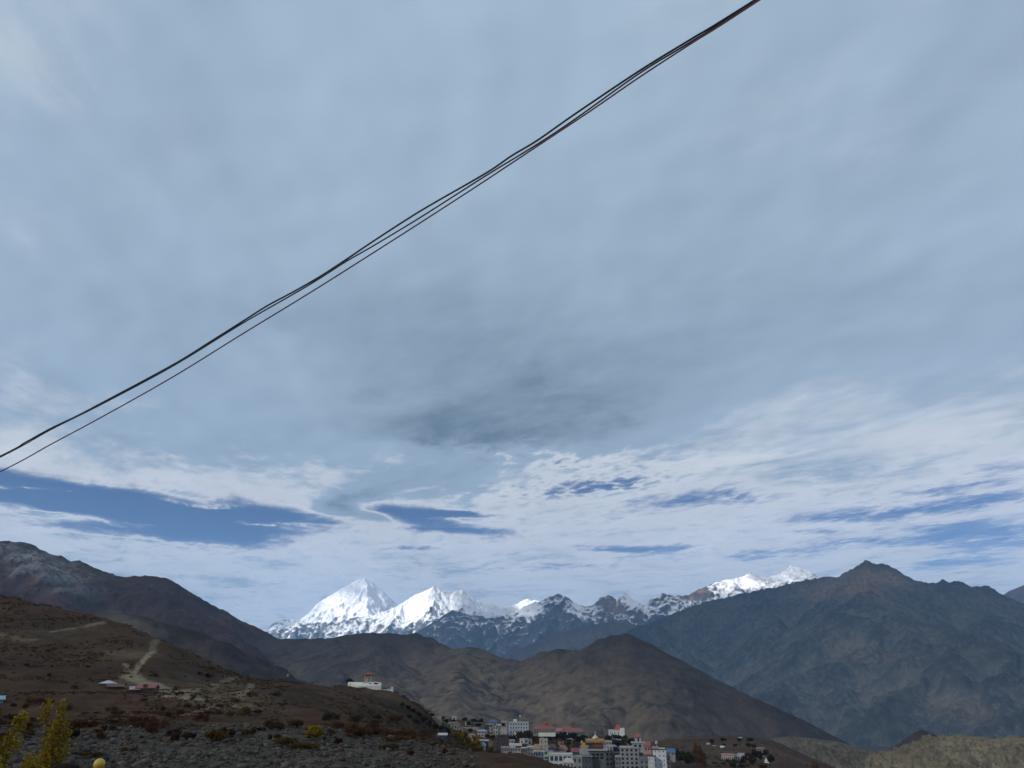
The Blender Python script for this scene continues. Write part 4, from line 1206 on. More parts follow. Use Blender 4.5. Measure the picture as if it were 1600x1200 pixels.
H((824, 1169, 834, 1188), 'tall cream house between dark blue house and cyan house', CREAM, 'flat', PALE, (2, 3))
H((832, 1164, 846, 1178), 'cream house under a broad apricot roof', (0.50, 0.42, 0.32), 'hip', (0.42, 0.20, 0.12), (3, 1), pitch=0.5)
H((832, 1176, 850, 1189), 'pale cyan house below the apricot roof', CYAN, 'flat', PALE, (4, 2), sill=True)
H((849, 1174, 857, 1188), 'whitish narrow house with a green shutter right of cyan house', (0.50, 0.53, 0.50), 'flat', TIN, (1, 2), winmat=paint('green_shutter', (0.03, 0.09, 0.06)))
H((856, 1174, 864, 1187), 'small house with a blue gabled front near the framed white building', (0.12, 0.22, 0.42), 'gable', (0.16, 0.30, 0.52), (2, 1))
H((843, 1157, 856, 1177), 'tall pale yellow house with stepped top, highest in the middle row', CREAM, 'flat', CREAM, (2, 3), fw=0.3, fh=0.35)
H((845, 1150, 849, 1160), 'thin grey stair tower behind the pale yellow house', (0.34, 0.32, 0.32), 'flat', TIN, (1, 2), dist=770)
H((857, 1164, 870, 1176), 'orange roofed cottage with pink wall, left one of two', (0.46, 0.28, 0.22), 'hip', OR, (3, 1), pitch=0.45)
H((873, 1166, 887, 1178), 'orange roofed cottage with cream posts, right one of two', (0.50, 0.34, 0.22), 'hip', OR, (4, 1), pitch=0.4)
H((866, 1176, 882, 1185), 'teal grey attic house just above the framed white building', TEAL, 'flat', (0.22, 0.26, 0.25), (3, 1))
H((858, 1181, 895, 1203), 'long white building with a grid of large framed windows', (0.62, 0.68, 0.66), 'flat', PALE, (5, 2), fw=0.72, fh=0.62, depth=10, sill=True)
H((893, 1171, 912, 1184), 'open dark gallery house under a sloping crimson roof', (0.10, 0.10, 0.10), 'shed', (0.24, 0.065, 0.075), (3, 1), pitch=0.4, fw=0.6, fh=0.7, depth=9)
H((895, 1184, 910, 1206), 'plain grey concrete house under the crimson roof', (0.33, 0.33, 0.31), 'flat', (0.40, 0.39, 0.36), (2, 2))
H((908, 1184, 926, 1206), 'dark slate blue building right of the plain grey house', (0.10, 0.12, 0.15), 'flat', (0.26, 0.27, 0.28), (3, 2), over=0.8)
H((909, 1168, 925, 1187), 'teal grey house left below the golden monastery', (0.27, 0.33, 0.34), 'flat', (0.36, 0.42, 0.41), (3, 3))
H((880, 1187, 897, 1208), 'white and pink house at the bottom edge left of grey concrete', (0.55, 0.48, 0.45), 'hip', (0.52, 0.47, 0.42), (3, 2), dist=600)
H((943, 1159, 956, 1166), 'small rosy grey rooftop house right of the golden roof', (0.38, 0.30, 0.27), 'flat', (0.46, 0.40, 0.36), (3, 1), dist=715)
H((947, 1166, 958, 1174), 'small pale cabin right below the rosy rooftop house', (0.46, 0.42, 0.38), 'flat', (0.50, 0.47, 0.43), (2, 1), dist=705)
H((956, 1164, 964, 1171), 'small blue canvas shelter beside the pale cabin', (0.05, 0.07, 0.10), 'hip', (0.16, 0.26, 0.42), pitch=0.5, dist=712)
H((947, 1177, 959, 1206), 'tall white and tan house right of the dark arcaded building', (0.48, 0.43, 0.34), 'flat', (0.28, 0.21, 0.15), (2, 4))
H((957, 1179, 970, 1206), 'brown brick house squeezed left of the grey concrete block', (0.23, 0.17, 0.13), 'flat', (0.30, 0.26, 0.19), (2, 3))
H((962, 1184, 971, 1203), 'narrow violet blue house in front of the brown brick house', (0.22, 0.22, 0.30), 'flat', TIN, (2, 3), dist=625)

# unfinished grey concrete block, lower and higher half
GC = (0.31, 0.31, 0.31)
r, w_, h_, d_ = H((970, 1172, 1000, 1209), 'large unfinished grey concrete block with rows of square black openings', GC, 'flat', (0.42, 0.38, 0.36), (4, 6), fw=0.48, fh=0.52, winmat=GLASS, depth=14, dist=640, over=0.5, cat='building', name='concrete_building', sill=True)
up = MB().box(w_ * 0.16, w_ * 0.78, 0.6, 11, h_ - 3.0, h_ + 3.3)
up.build('upper_storey', paint('plaster', GC), r)
MB().box(w_ * 0.10, w_ * 0.84, 0.0, 11.6, h_ + 3.31, h_ + 3.75).build('roof_slab', paint('roof_cover', (0.42, 0.38, 0.36)), r)
me = bpy.data.meshes['window']
for i in range(2):
    MB().box(w_ * (0.27 + 0.24 * i), w_ * (0.39 + 0.24 * i), 0.5, 0.7, h_ + 0.6, h_ + 2.3).build('window', GLASS, r)
MB().box(w_ * 0.34, w_ * 0.66, 3.0, 7.0, h_ + 3.76, h_ + 7.2).build('roof_tower', paint('plaster', (0.34, 0.36, 0.40)), r)
MB().hip(w_ * 0.30, w_ * 0.70, 2.4, 7.6, h_ + 7.21, h_ + 9.6, 0.2).build('tower_roof', RED, r)
MB().box(w_ * 0.46, w_ * 0.54, 2.9, 3.1, h_ + 4.2, h_ + 6.8).build('tower_opening', GLASS, r)
H((1000, 1185, 1015, 1210), 'grey slant roofed house between concrete block and white tower house', (0.25, 0.25, 0.24), 'shed', (0.13, 0.13, 0.13), (2, 3), pitch=0.18, dist=630)
H((1007, 1161, 1017, 1182), 'pinkish house with a steep red roof behind the concrete block', (0.36, 0.28, 0.25), 'shed', (0.32, 0.09, 0.065), (2, 2), pitch=0.3, dist=690)
H((1006, 1174, 1018, 1186), 'low house with a faded red roof below the steep red roof', (0.28, 0.24, 0.21), 'shed', (0.42, 0.14, 0.11), (2, 1), pitch=0.45, dist=668)
r, w_, h_, d_ = H((1022, 1174, 1043, 1212), 'tall white house with small windows and a black trimmed flat roof', (0.70, 0.71, 0.70), 'flat', (0.035, 0.035, 0.035), (3, 6), fw=0.22, fh=0.34, dist=635, depth=11, over=0.7, parapet=0.0, cat='house')
MB().lathe([(0.12, h_), (0.12, h_ + 3.2), (0.9, h_ + 3.4), (1.0, h_ + 4.6), (0.5, h_ + 5.2)], 9, -w_ * 0.18, 4).build('water_tank', paint('plaster', (0.50, 0.50, 0.48)), r)
MB().box(-w_ * 0.55, -w_ * 0.02, 1.0, 5.0, h_ + 0.26, h_ + 1.6).build('roof_room', paint('plaster', (0.33, 0.28, 0.27)), r)
MB().box(-w_ * 0.02, w_ * 0.44, 0.2, 0.5, h_ + 0.26, h_ + 1.1).build('parapet', paint('plaster', (0.55, 0.52, 0.46)), r)
r, w_, h_, d_ = H((1014, 1184, 1024, 1212), 'lower white annex with a black edge left of the tall white house', (0.66, 0.66, 0.65), 'flat', (0.04, 0.04, 0.04), (2, 4), fw=0.2, fh=0.3, dist=630, parapet=0.0)
H((1041, 1171, 1055, 1180), 'small house with a bright blue tin roof right of the tall white house', (0.30, 0.31, 0.32), 'shed', (0.065, 0.15, 0.30), (2, 1), pitch=0.6, dist=660)
H((1043, 1185, 1049, 1210), 'tan plastered wing showing right of the tall white house', (0.42, 0.37, 0.30), 'flat', STONE, (1, 4), dist=642)

# plain small houses between the larger ones
def fillers():
    rng = random.Random(4)
    cols = [(0.30, 0.27, 0.22), (0.40, 0.37, 0.32), (0.22, 0.20, 0.17), (0.46, 0.44, 0.41), (0.28, 0.27, 0.27), (0.34, 0.26, 0.21), (0.36, 0.38, 0.38), (0.17, 0.14, 0.11)]
    words = ['sandy', 'dull cream', 'dark stone', 'off white', 'cement grey', 'clay brown', 'cool grey', 'mud brown']
    rows = [('at the back of the village', 730, 790, 1133, 1146, 8), ('in the middle of the village', 770, 900, 1160, 1172, 8), ('in the front row of the village', 790, 960, 1180, 1190, 9), ('behind the golden monastery', 915, 1000, 1164, 1178, 7)]
    for where, xa, xb, ya, yb, n in rows:
        for i in range(n):
            px = xa + (xb - xa) * (i + rng.uniform(0.1, 0.9)) / n
            py = rng.uniform(ya, yb)
            w, h = rng.uniform(6, 11), rng.uniform(5, 9)
            c = rng.randrange(8)
            rf = rng.choice(['flat', 'flat', 'flat', 'shed', 'gable'])
            rc = rng.choice([(0.30, 0.27, 0.22), (0.38, 0.36, 0.33), (0.22, 0.11, 0.08), (0.20, 0.20, 0.21)])
            H((px - w / 2, py - h, px + w / 2, py), '%s small house %s, %s plain one from left' % (words[c], where, ORD[i]), cols[c], rf, rc, (rng.randint(1, 3), rng.randint(1, 2)), yaw=rng.uniform(-18, 18), group='plain small houses ' + where)
fillers()

# golden roofed monastery
def monastery():
    p = spot(930, 1192, 380.0, 665)
    k = scale_at(p); m = 1 / k
    root = thing('monastery', 'monastery with golden roof, golden cupola and red frieze over a dark arcade', 'monastery', p, bearing(p), None)
    gold = paint('gold_leaf', (0.42, 0.27, 0.10), 0.38, 0.25, 1.5, 0.55, 0.5)
    MB().box(-9 * m, 17 * m, 0, 14, -9, 15 * m).build('lower_hall', paint('plaster', (0.13, 0.135, 0.135)), root)
    place_windows(root, 20 * m, 9 * m, 3, 2, 0.78, 0.72, 5 * m, GLASS, 4 * m)
    MB().add([(-12 * m, -0.9, 17 * m), (19 * m, -0.9, 17 * m), (21 * m, -1.3, 19.5 * m), (-14 * m, -1.3, 19.5 * m), (-12 * m, 14, 17 * m), (19 * m, 14, 17 * m), (21 * m, 14, 19.5 * m), (-14 * m, 14, 19.5 * m)],
             [(0, 1, 2, 3), (5, 4, 7, 6), (1, 5, 6, 2), (4, 0, 3, 7), (3, 2, 6, 7), (4, 5, 1, 0)]).build('cornice', paint('plaster', (0.50, 0.50, 0.47)), root)
    MB().box(-9 * m, 17 * m, 0.2, 13.6, 15 * m, 17 * m).build('frieze', paint('painted_band', (0.06, 0.07, 0.06)), root)
    MB().box(-10 * m, 13 * m, 1.2, 12, 19.5 * m, 28 * m).build('upper_hall', paint('plaster', (0.055, 0.05, 0.055)), root)
    MB().box(-3 * m, 11.5 * m, 1.0, 1.3, 23 * m, 26.5 * m).build('red_frieze', paint('painted_band', (0.24, 0.065, 0.03)), root)
    MB().box(-14 * m, 15 * m, 0.0, 13, 28 * m, 30.5 * m, 1.02).build('golden_roof', gold, root)
    MB().box(-13 * m, 14 * m, 0.6, 12.2, 30.5 * m, 33 * m, 0.97).build('roof_terrace', gold, root)
    MB().lathe([(4.9 * m, 33 * m), (4.9 * m, 34 * m), (5.3 * m, 34.4 * m), (4.6 * m, 36 * m), (2.4 * m, 37.6 * m), (1.6 * m, 39 * m), (0.9 * m, 40 * m)], 14, 1.5 * m, 5).build('cupola', paint('pale_gold', (0.62, 0.48, 0.26), 0.4, 0.15, 1.5, 0.4, 0.5), root, True)
    MB().lathe([(0.9 * m, 40 * m), (1.1 * m, 41 * m), (0.7 * m, 42 * m), (0.8 * m, 43 * m), (0.3 * m, 44.5 * m), (0.05 * m, 46.5 * m)], 8, 1.5 * m, 5).build('spire', gold, root, True)
    for x in (-14, -8.5, 9, 14.3):
        MB().lathe([(0.5 * m, 30 * m), (0.75 * m, 31.5 * m), (0.5 * m, 33 * m), (0.6 * m, 34 * m), (0.1 * m, 36 * m)], 8, x * m, 1.2).build('finial', gold, root, True)
    MB().box(-23 * m, -12.5 * m, 1, 9, 19 * m, 24 * m, 0.9).box(-21 * m, -14 * m, 1.5, 8, 24 * m, 28 * m, 0.75).lathe([(1.6 * m, 27 * m), (2.0 * m, 28.5 * m), (0.9 * m, 30.5 * m), (0.1 * m, 32 * m)], 8, -20 * m, 3).build('side_shrine', gold, root)
    MB().box(-24 * m, -9 * m, 0.8, 10, 12 * m, 19 * m).build('side_wing', paint('plaster', (0.30, 0.35, 0.35)), root)
monastery()

# monastery buildings with orange roofs on the ridge, and the shrine on its own hill
RG = 'orange roofed halls on the ridge'
def hall(rect, label, wall, win, **kw):
    kw.setdefault('plinth', 1.0)
    return H(rect, label, wall, 'hip', kw.pop('col', (0.30, 0.095, 0.066)), win, group=RG, name='monastery_hall', cat='hall', **kw)
r, w_, h_, d_ = hall((833, 1134, 868, 1148), 'longest orange roofed hall with white walls on the ridge', (0.24, 0.23, 0.21), (8, 1), pitch=0.45, depth=11)
MB().box(-w_ * 0.26, w_ * 0.5, -1.6, -0.1, -1.2, 1.6).build('base_wall', WHITE, r)
MB().box(w_ * 0.06, w_ * 0.18, 4, 7, h_ + 2.0, h_ + 4.6).hip(w_ * 0.03, w_ * 0.21, 3.4, 7.6, h_ + 4.6, h_ + 6.0, 0.2).build('roof_lantern', RED, r)
hall((868, 1138, 881, 1146), 'small hall with faded orange roof just right of the longest hall', (0.30, 0.22, 0.20), (3, 1), pitch=0.6, col=(0.42, 0.16, 0.12), dist=915)
hall((878, 1136, 896, 1148), 'middle orange roofed hall with a raised roof and pale end wall', (0.36, 0.33, 0.31), (4, 1), pitch=0.5, dist=908)
hall((892, 1139, 913, 1149), 'rightmost orange roofed hall above the dark bank', (0.16, 0.16, 0.17), (5, 1), pitch=0.5, dist=905)
r, w_, h_, d_ = H((951, 1142, 976, 1149), 'white shrine with a red hip roof alone on the small wooded hill', (0.70, 0.68, 0.64), 'flat', PALE, (4, 1), fw=0.2, name='hill_shrine', cat='shrine', group=None, depth=9, dist=935)
MB().box(w_ * 0.22, w_ * 0.5, -0.4, 6, -4, h_ + 2.6).build('end_tower', paint('plaster', (0.72, 0.70, 0.66)), r)
MB().hip(-w_ * 0.14, w_ * 0.36, 0.5, 8, h_ + 0.6, h_ + 6.0, 0.3).build('red_roof', RED, r)

# scattered houses across the valley to the right
FG = 'far houses right of the village'
H((1128, 1179, 1147, 1189), 'long pale pink farmhouse with rusty roof edge among the right hand trees', (0.56, 0.44, 0.36), 'shed', (0.34, 0.16, 0.12), (6, 1), group=FG, pitch=0.25, dist=880)
H((1145, 1181, 1157, 1189), 'pale lavender house joined to the long pink farmhouse', (0.44, 0.43, 0.48), 'flat', TIN, (3, 1), group=FG, dist=890)
H((1154, 1179, 1169, 1187), 'whitish low house right of the lavender one', (0.54, 0.52, 0.48), 'flat', TIN, (4, 1), group=FG, dist=920)
H((1183, 1170, 1195, 1180), 'dusty red house with pale parapet among dark trees', (0.26, 0.13, 0.11), 'flat', (0.36, 0.29, 0.22), (3, 1), group=FG, dist=960)
H((1104, 1162, 1110, 1167), 'tiny white house far back, nearest the conical hill foot', PALE, 'flat', TIN, (2, 1), group=FG, dist=1150)
H((1114, 1166, 1119, 1169), 'tiny low white cabin between two tiny white houses', PALE, 'flat', TIN, (2, 1), group=FG, dist=1120)
H((1126, 1166, 1132, 1172), 'tiny white house with a pointed gable behind the pink farmhouse', (0.66, 0.65, 0.63), 'gable', PALE, (1, 1), group=FG, dist=1060)
H((1154, 1152, 1160, 1158), 'tiny grey farm house farthest back in the valley fields', (0.32, 0.30, 0.26), 'hip', (0.34, 0.32, 0.27), (2, 1), group=FG, dist=1350)
H((1102, 1197, 1126, 1212), 'house with a broad white tin roof at the bottom edge right of the orange poplar', (0.40, 0.37, 0.33), 'hip', (0.60, 0.60, 0.58), (5, 1), group=FG, dist=790, pitch=0.5)
p = spot(1198, 1193, 380.0, 880)
o = thing('stupa', 'small bright white stupa standing alone right of the dusty red house', 'stupa', p, bearing(p))
MB().box(-2.4, 2.4, -1.5, 2.6, -3, 1.0).box(-1.6, 1.6, -0.9, 1.9, 1.0, 1.7).build('base', WHITE, o)
MB().lathe([(1.2, 1.7), (1.45, 2.4), (1.2, 3.2), (0.4, 3.6), (0.35, 4.2), (0.1, 5.4)], 10, -0.2, 0.5).build('dome', WHITE, o, True)

# retaining walls of the terraces
for i, (x0, x1, y, lab) in enumerate([(664, 690, 1124, 'pale dry stone terrace wall highest on the left slope'), (690, 716, 1131, 'pale dry stone terrace wall below the tiny white house'), (720, 748, 1139, 'dry stone terrace wall behind the peach house'), (760, 786, 1150, 'curved roadside wall below the cream house')]):
    p = spot((x0 + x1) / 2, y, 380.0)
    k = scale_at(p)
    w = (x1 - x0) / k
    o = thing('terrace_wall', lab, 'wall', p, bearing(p, (-8, 6, -12, 10)[i]), 'terrace walls')
    MB().box(-w / 2, w / 2, 0, 0.7, -3, 1.6, 0.985).build('stonework', paint('dry_stone', (0.30, 0.26, 0.19), 0.95, 0.45, 2.0), o)

# ------------------------------------------------------------------ trees
YEL = leaf_material('yellow_leaves', (0.36, 0.20, 0.025), (0.22, 0.13, 0.02), (0.26, 0.11, 0.02))
LIM = leaf_material('lime_yellow_leaves', (0.34, 0.24, 0.03), (0.19, 0.15, 0.025), (0.34, 0.19, 0.02), 6.0)
ORA = leaf_material('orange_leaves', (0.20, 0.085, 0.022), (0.12, 0.06, 0.02), (0.10, 0.06, 0.02))
BRN = leaf_material('brown_leaves', (0.085, 0.050, 0.026), (0.05, 0.035, 0.02), (0.06, 0.045, 0.018))
OLV = leaf_material('olive_leaves', (0.060, 0.055, 0.020), (0.030, 0.032, 0.014), (0.075, 0.05, 0.018))
DRK = leaf_material('dark_leaves', (0.028, 0.030, 0.018), (0.016, 0.020, 0.013), (0.036, 0.030, 0.016))
GRN = leaf_material('green_leaves', (0.050, 0.065, 0.022), (0.030, 0.042, 0.016), (0.075, 0.065, 0.02))
TSEED = [100]
def trees(items, group, base, kind, mat, d0=380.0, dist=None, name='tree', cat='tree'):
    """items: (px, base py, height px, width px); labelled in order from the left"""
    for i, (px, py, hp, wp) in enumerate(sorted(items)):
        p = spot(px, py, d0, dist)
        k = scale_at(p)
        TSEED[0] += 1
        lab = base if len(items) == 1 else '%s, %s from the left' % (base, ORD[i])
        tree(name, lab, p, hp / k, wp / k, kind, mat, TSEED[0], group)
trees([(692, 1179, 24, 17), (702, 1181, 30, 19), (712, 1182, 36, 21), (722, 1182, 35, 20), (731, 1183, 30, 17), (740, 1184, 32, 19), (748, 1185, 25, 16)], 'yellow poplars at the village edge', 'golden yellow poplar in the clump at the village edge', 'poplar', YEL, dist=540)
trees([(668, 1174, 12, 20), (681, 1176, 13, 18), (748, 1186, 14, 12)], 'orange bushes at the village edge', 'orange brown bushy tree beside the golden poplars', 'low', ORA, dist=500)
trees([(707, 1166, 16, 13), (716, 1164, 18, 15), (724, 1160, 12, 10)], 'green trees behind the poplars', 'dull green round tree behind the golden poplars', 'round', GRN, dist=600)
trees([(546, 1072, 10, 14), (553, 1073, 7, 10)], 'trees beside the hill shrine', 'dark bushy tree on the crest left of the white terrace', 'round', DRK, d0=140, dist=455)
trees([(553, 1084, 5, 4), (560, 1086, 6, 4), (566, 1087, 6, 4), (573, 1087, 5, 3), (579, 1087, 5, 3)], 'cypresses under the terrace', 'tiny black conifer standing before the white terrace wall', 'conifer', DRK, d0=140, dist=441)
trees([(802, 1164, 14, 14), (796, 1160, 9, 10)], 'dark trees below the hotel', 'very dark green round tree below the pale blue hotel', 'round', DRK)
trees([(812, 1160, 15, 14), (819, 1158, 15, 14), (828, 1160, 14, 13), (835, 1163, 13, 13), (842, 1156, 11, 13), (850, 1158, 12, 13), (858, 1160, 12, 13), (826, 1152, 9, 12), (836, 1152, 9, 12)], 'brown wood below the ridge', 'bare brown tree in the wood under the longest orange roofed hall', 'round', BRN)
trees([(862, 1155, 10, 13), (870, 1158, 11, 13), (879, 1162, 13, 13), (888, 1160, 12, 13), (896, 1158, 12, 13), (904, 1164, 13, 13), (890, 1168, 12, 11), (912, 1160, 11, 13), (880, 1152, 7, 12), (900, 1153, 6, 12)], 'dark wood under the ridge', 'dark tree on the bank under the right hand orange halls', 'round', DRK)
trees([(628, 1103, 5, 9), (638, 1108, 6, 9), (646, 1113, 6, 10), (655, 1118, 7, 10), (663, 1128, 7, 10), (671, 1134, 7, 10), (680, 1140, 8, 11), (650, 1130, 5, 10), (640, 1122, 5, 9)], 'dark bushes on the shrine spur', 'dark thorn bush on the steep flank right of the white terrace', 'low', DRK, d0=140, name='bush', cat='bush')
trees([(788, 1168, 9, 8), (806, 1168, 8, 7), (797, 1184, 9, 9), (827, 1186, 9, 9), (862, 1172, 9, 8), (872, 1182, 9, 8), (942, 1184, 10, 8), (953, 1192, 11, 9), (818, 1172, 9, 7), (838, 1166, 9, 8), (852, 1180, 9, 6), (888, 1182, 9, 7), (900, 1176, 8, 7), (768, 1176, 10, 9), (775, 1182, 9, 10), (757, 1186, 9, 12)], 'autumn trees between the village houses', 'small autumn brown tree squeezed between village houses', 'round', ORA)
trees([(874, 1163, 9, 9)], None, 'small olive yellow tree above the right orange roofed cottage', 'round', leaf_material('olive_yellow_leaves', (0.12, 0.085, 0.02), (0.07, 0.05, 0.018), (0.09, 0.05, 0.02)))
trees([(894, 1174, 14, 6)], None, 'slim pale yellow sapling left of the golden monastery', 'poplar', YEL)
trees([(950, 1160, 10, 12), (958, 1158, 10, 13), (966, 1158, 9, 13), (976, 1162, 11, 14), (985, 1166, 12, 14), (993, 1172, 13, 13), (970, 1172, 14, 14), (980, 1178, 14, 14), (990, 1182, 14, 12), (962, 1170, 12, 13), (1000, 1178, 12, 11)], 'trees on the shrine hill', 'dark olive tree on the little hill of the red roofed shrine', 'round', OLV)
trees([(1056, 1190, 18, 18), (1063, 1196, 22, 20), (1073, 1198, 22, 20), (1082, 1196, 14, 14), (1078, 1199, 16, 13), (1052, 1199, 16, 11)], 'dark trees right of the white house', 'dark olive tree right of the blue tin roof', 'round', OLV, dist=740)
trees([(1088, 1195, 33, 9), (1094, 1197, 30, 12), (1100, 1199, 22, 12)], 'orange poplars', 'tall orange brown poplar right of the dark olive trees', 'poplar', ORA, dist=760)
trees([(1163, 1198, 16, 13), (1171, 1198, 20, 13), (1178, 1201, 18, 12), (1140, 1198, 10, 13), (1154, 1200, 10, 13)], 'russet trees by the farmhouse', 'russet brown tree below the pale farmhouses', 'round', BRN, dist=820)
trees([(1146, 1206, 20, 14)], None, 'green leafy tree at the bottom edge below the pink farmhouse', 'round', GRN, dist=780)
trees([(1132, 1206, 14, 14), (1160, 1207, 12, 14), (1118, 1200, 9, 14), (1193, 1204, 10, 16)], 'olive bushes at the bottom edge', 'low olive bush at the bottom edge of the valley fields', 'low', OLV, dist=790, name='bush', cat='bush')
trees([(1180, 1190, 18, 11), (1188, 1193, 18, 12), (1197, 1186, 14, 9), (1206, 1196, 14, 14)], 'dark trees round the red house', 'dark tree near the dusty red house', 'round', DRK, dist=900)
trees([(1131, 1174, 11, 6), (1149, 1171, 9, 8), (1112, 1166, 10, 9), (1170, 1168, 6, 9), (1178, 1170, 6, 9), (1130, 1160, 6, 10), (1172, 1160, 6, 12), (1156, 1160, 6, 9)], 'dark trees in the valley fields', 'small dark tree in the far valley fields', 'round', DRK, dist=1080)
trees([(1200, 1184, 12, 7), (1228, 1204, 8, 10)], 'yellow trees far right', 'small dull yellow tree right of the red house', 'round', ORA, dist=900)
trees([(1274, 1207, 16, 12)], None, 'lone orange tree at the bottom edge before the grey bluff', 'round', ORA, dist=1000)
trees([(664, 1124, 5, 8), (676, 1121, 6, 8), (690, 1126, 6, 9), (697, 1131, 7, 9), (726, 1128, 6, 8), (733, 1136, 8, 8), (742, 1132, 8, 12), (752, 1130, 6, 9), (708, 1131, 6, 10), (716, 1150, 8, 9), (786, 1135, 5, 6), (748, 1137, 6, 9)], 'dark trees among the terraces', 'small dark tree among the left hand terraces', 'round', DRK)
trees([(727, 1156, 13, 8), (735, 1147, 8, 8), (762, 1156, 8, 9), (770, 1156, 6, 8), (690, 1143, 9, 10), (700, 1149, 9, 9)], 'brown trees among the terraces', 'small brown tree among the lower left houses', 'round', BRN)
trees([(490, 1156, 30, 28)], None, 'round golden yellow willow standing alone on the slope', 'low', LIM, d0=70)
trees([(328, 1157, 19, 18), (345, 1158, 15, 26)], 'yellow bushes above the rubble', 'ochre yellow bush at the upper edge of the rubble', 'low', leaf_material('ochre_leaves', (0.17, 0.10, 0.02), (0.10, 0.06, 0.02), (0.09, 0.05, 0.02), 4.0), d0=70, name='bush', cat='bush')

# young poplars close by at the lower left
def sapling(label, px, dist, top_py, width, seed):
    b = at(px, 1200, dist)
    g = gz(b.x, b.y)
    p = Vector((b.x, b.y, g))
    h = at(px, top_py, dist).z - g
    tree('sapling', label, p, h, width, 'sapling', LIM, seed, 'yellow green saplings', n=24000, leaf=0.036)
sapling('slim yellow green sapling nearest the dark haired person', 74, 23.0, 1106, 1.55, 911)
sapling('yellow orange sapling cut by the frame edge', 2, 21.0, 1118, 1.5, 917)

# ------------------------------------------------------------------ shrubs of the hillside
def shrubs():
    rng = np.random.RandomState(5)
    kinds = {
        'rust red': leaf_material('rust_red_leaves', (0.100, 0.034, 0.022), (0.06, 0.026, 0.018), (0.055, 0.034, 0.022), 3.0),
        'russet brown': leaf_material('russet_brown_leaves', (0.080, 0.043, 0.024), (0.05, 0.030, 0.020), (0.09, 0.040, 0.020), 3.0),
        'ochre': leaf_material('ochre_shrub_leaves', (0.125, 0.075, 0.022), (0.08, 0.048, 0.020), (0.10, 0.045, 0.02), 3.0),
        'blackish': leaf_material('blackish_twigs', (0.030, 0.024, 0.019), (0.018, 0.016, 0.014), (0.045, 0.032, 0.022), 3.0)}
    spots = [('rust red', 235, 1139, 62, 15), ('rust red', 215, 1131, 40, 12), ('rust red', 128, 1137, 44, 11), ('rust red', 313, 1128, 26, 14), ('rust red', 338, 1117, 20, 7), ('rust red', 302, 1090, 16, 6), ('ochre', 445, 1164, 46, 13),
             ('ochre', 470, 1169, 56, 9), ('ochre', 48, 1101, 26, 13), ('russet brown', 66, 1101, 22, 12), ('rust red', 20, 1124, 30, 8), ('russet brown', 270, 1121, 28, 13), ('russet brown', 250, 1112, 22, 10), ('rust red', 350, 1106, 26, 6),
             ('russet brown', 398, 1146, 24, 10), ('ochre', 370, 1150, 40, 10), ('rust red', 532, 1161, 18, 9), ('russet brown', 505, 1150, 40, 10), ('rust red', 590, 1146, 40, 8), ('ochre', 620, 1158, 44, 10), ('rust red', 700, 1178, 22, 8),
             ('ochre', 200, 1176, 30, 9), ('rust red', 185, 1118, 30, 9), ('russet brown', 430, 1140, 30, 9), ('blackish', 436, 1135, 22, 7), ('russet brown', 610, 1172, 40, 9), ('rust red', 640, 1180, 22, 8), ('ochre', 140, 1182, 34, 7)]
    while len(spots) < 120:
        px = rng.uniform(-20, 690)
        py = rng.uniform(1092, 1158) if rng.rand() < 0.75 else rng.uniform(1030, 1092)
        if px > 520 and py < 1120: continue
        if px > 380 and py < 1085: continue
        kd = rng.choice(['rust red', 'russet brown', 'ochre', 'blackish'], p=[0.33, 0.3, 0.12, 0.25])
        w = rng.uniform(7, 26) * (0.45 + (py - 1030) / 130.0)
        spots.append((kd, px, py, w, w * rng.uniform(0.3, 0.5)))
    rows = {}
    for s in spots:
        band = 'high on the slope' if s[2] < 1092 else 'below the huts' if s[2] < 1122 else 'along the top of the rubble' if s[2] < 1150 else 'at the rubble edge'
        rows.setdefault((s[0], band), []).append(s)
    for (kd, band), items in rows.items():
        for i, (_, px, py, wp, hp) in enumerate(sorted(items, key=lambda q: q[1])):
            d = hit(px, py, 60.0, 520.0)
            if not d: continue
            p = at(px, py, d)
            k = scale_at(p)
            w, h = wp / k, hp / k
            n = int(np.clip(wp * hp * 2.0, 60, 1100))
            nb = 5
            cs = [(rng.uniform(-0.36, 0.36) * w, rng.uniform(-0.2, 0.2) * w, h * rng.uniform(0.3, 0.6)) for _ in range(nb)]
            rs = [(w * rng.uniform(0.14, 0.26), w * 0.2, h * rng.uniform(0.32, 0.5)) for _ in range(nb)]
            me = leaf_mesh('shrub', cs, rs, n, max(0.9 / k, 0.10), rng, kinds[kd])
            o = link(bpy.data.objects.new('shrub', me))
            o.location = p
            size = 'large' if wp > 24 else 'small' if wp < 10 else 'middling'
            tag(o, '%s %s shrub %s, %s from left' % (size, kd, band, ORD[min(i, 19)]), 'shrub', '%s shrubs %s' % (kd, band))
shrubs()

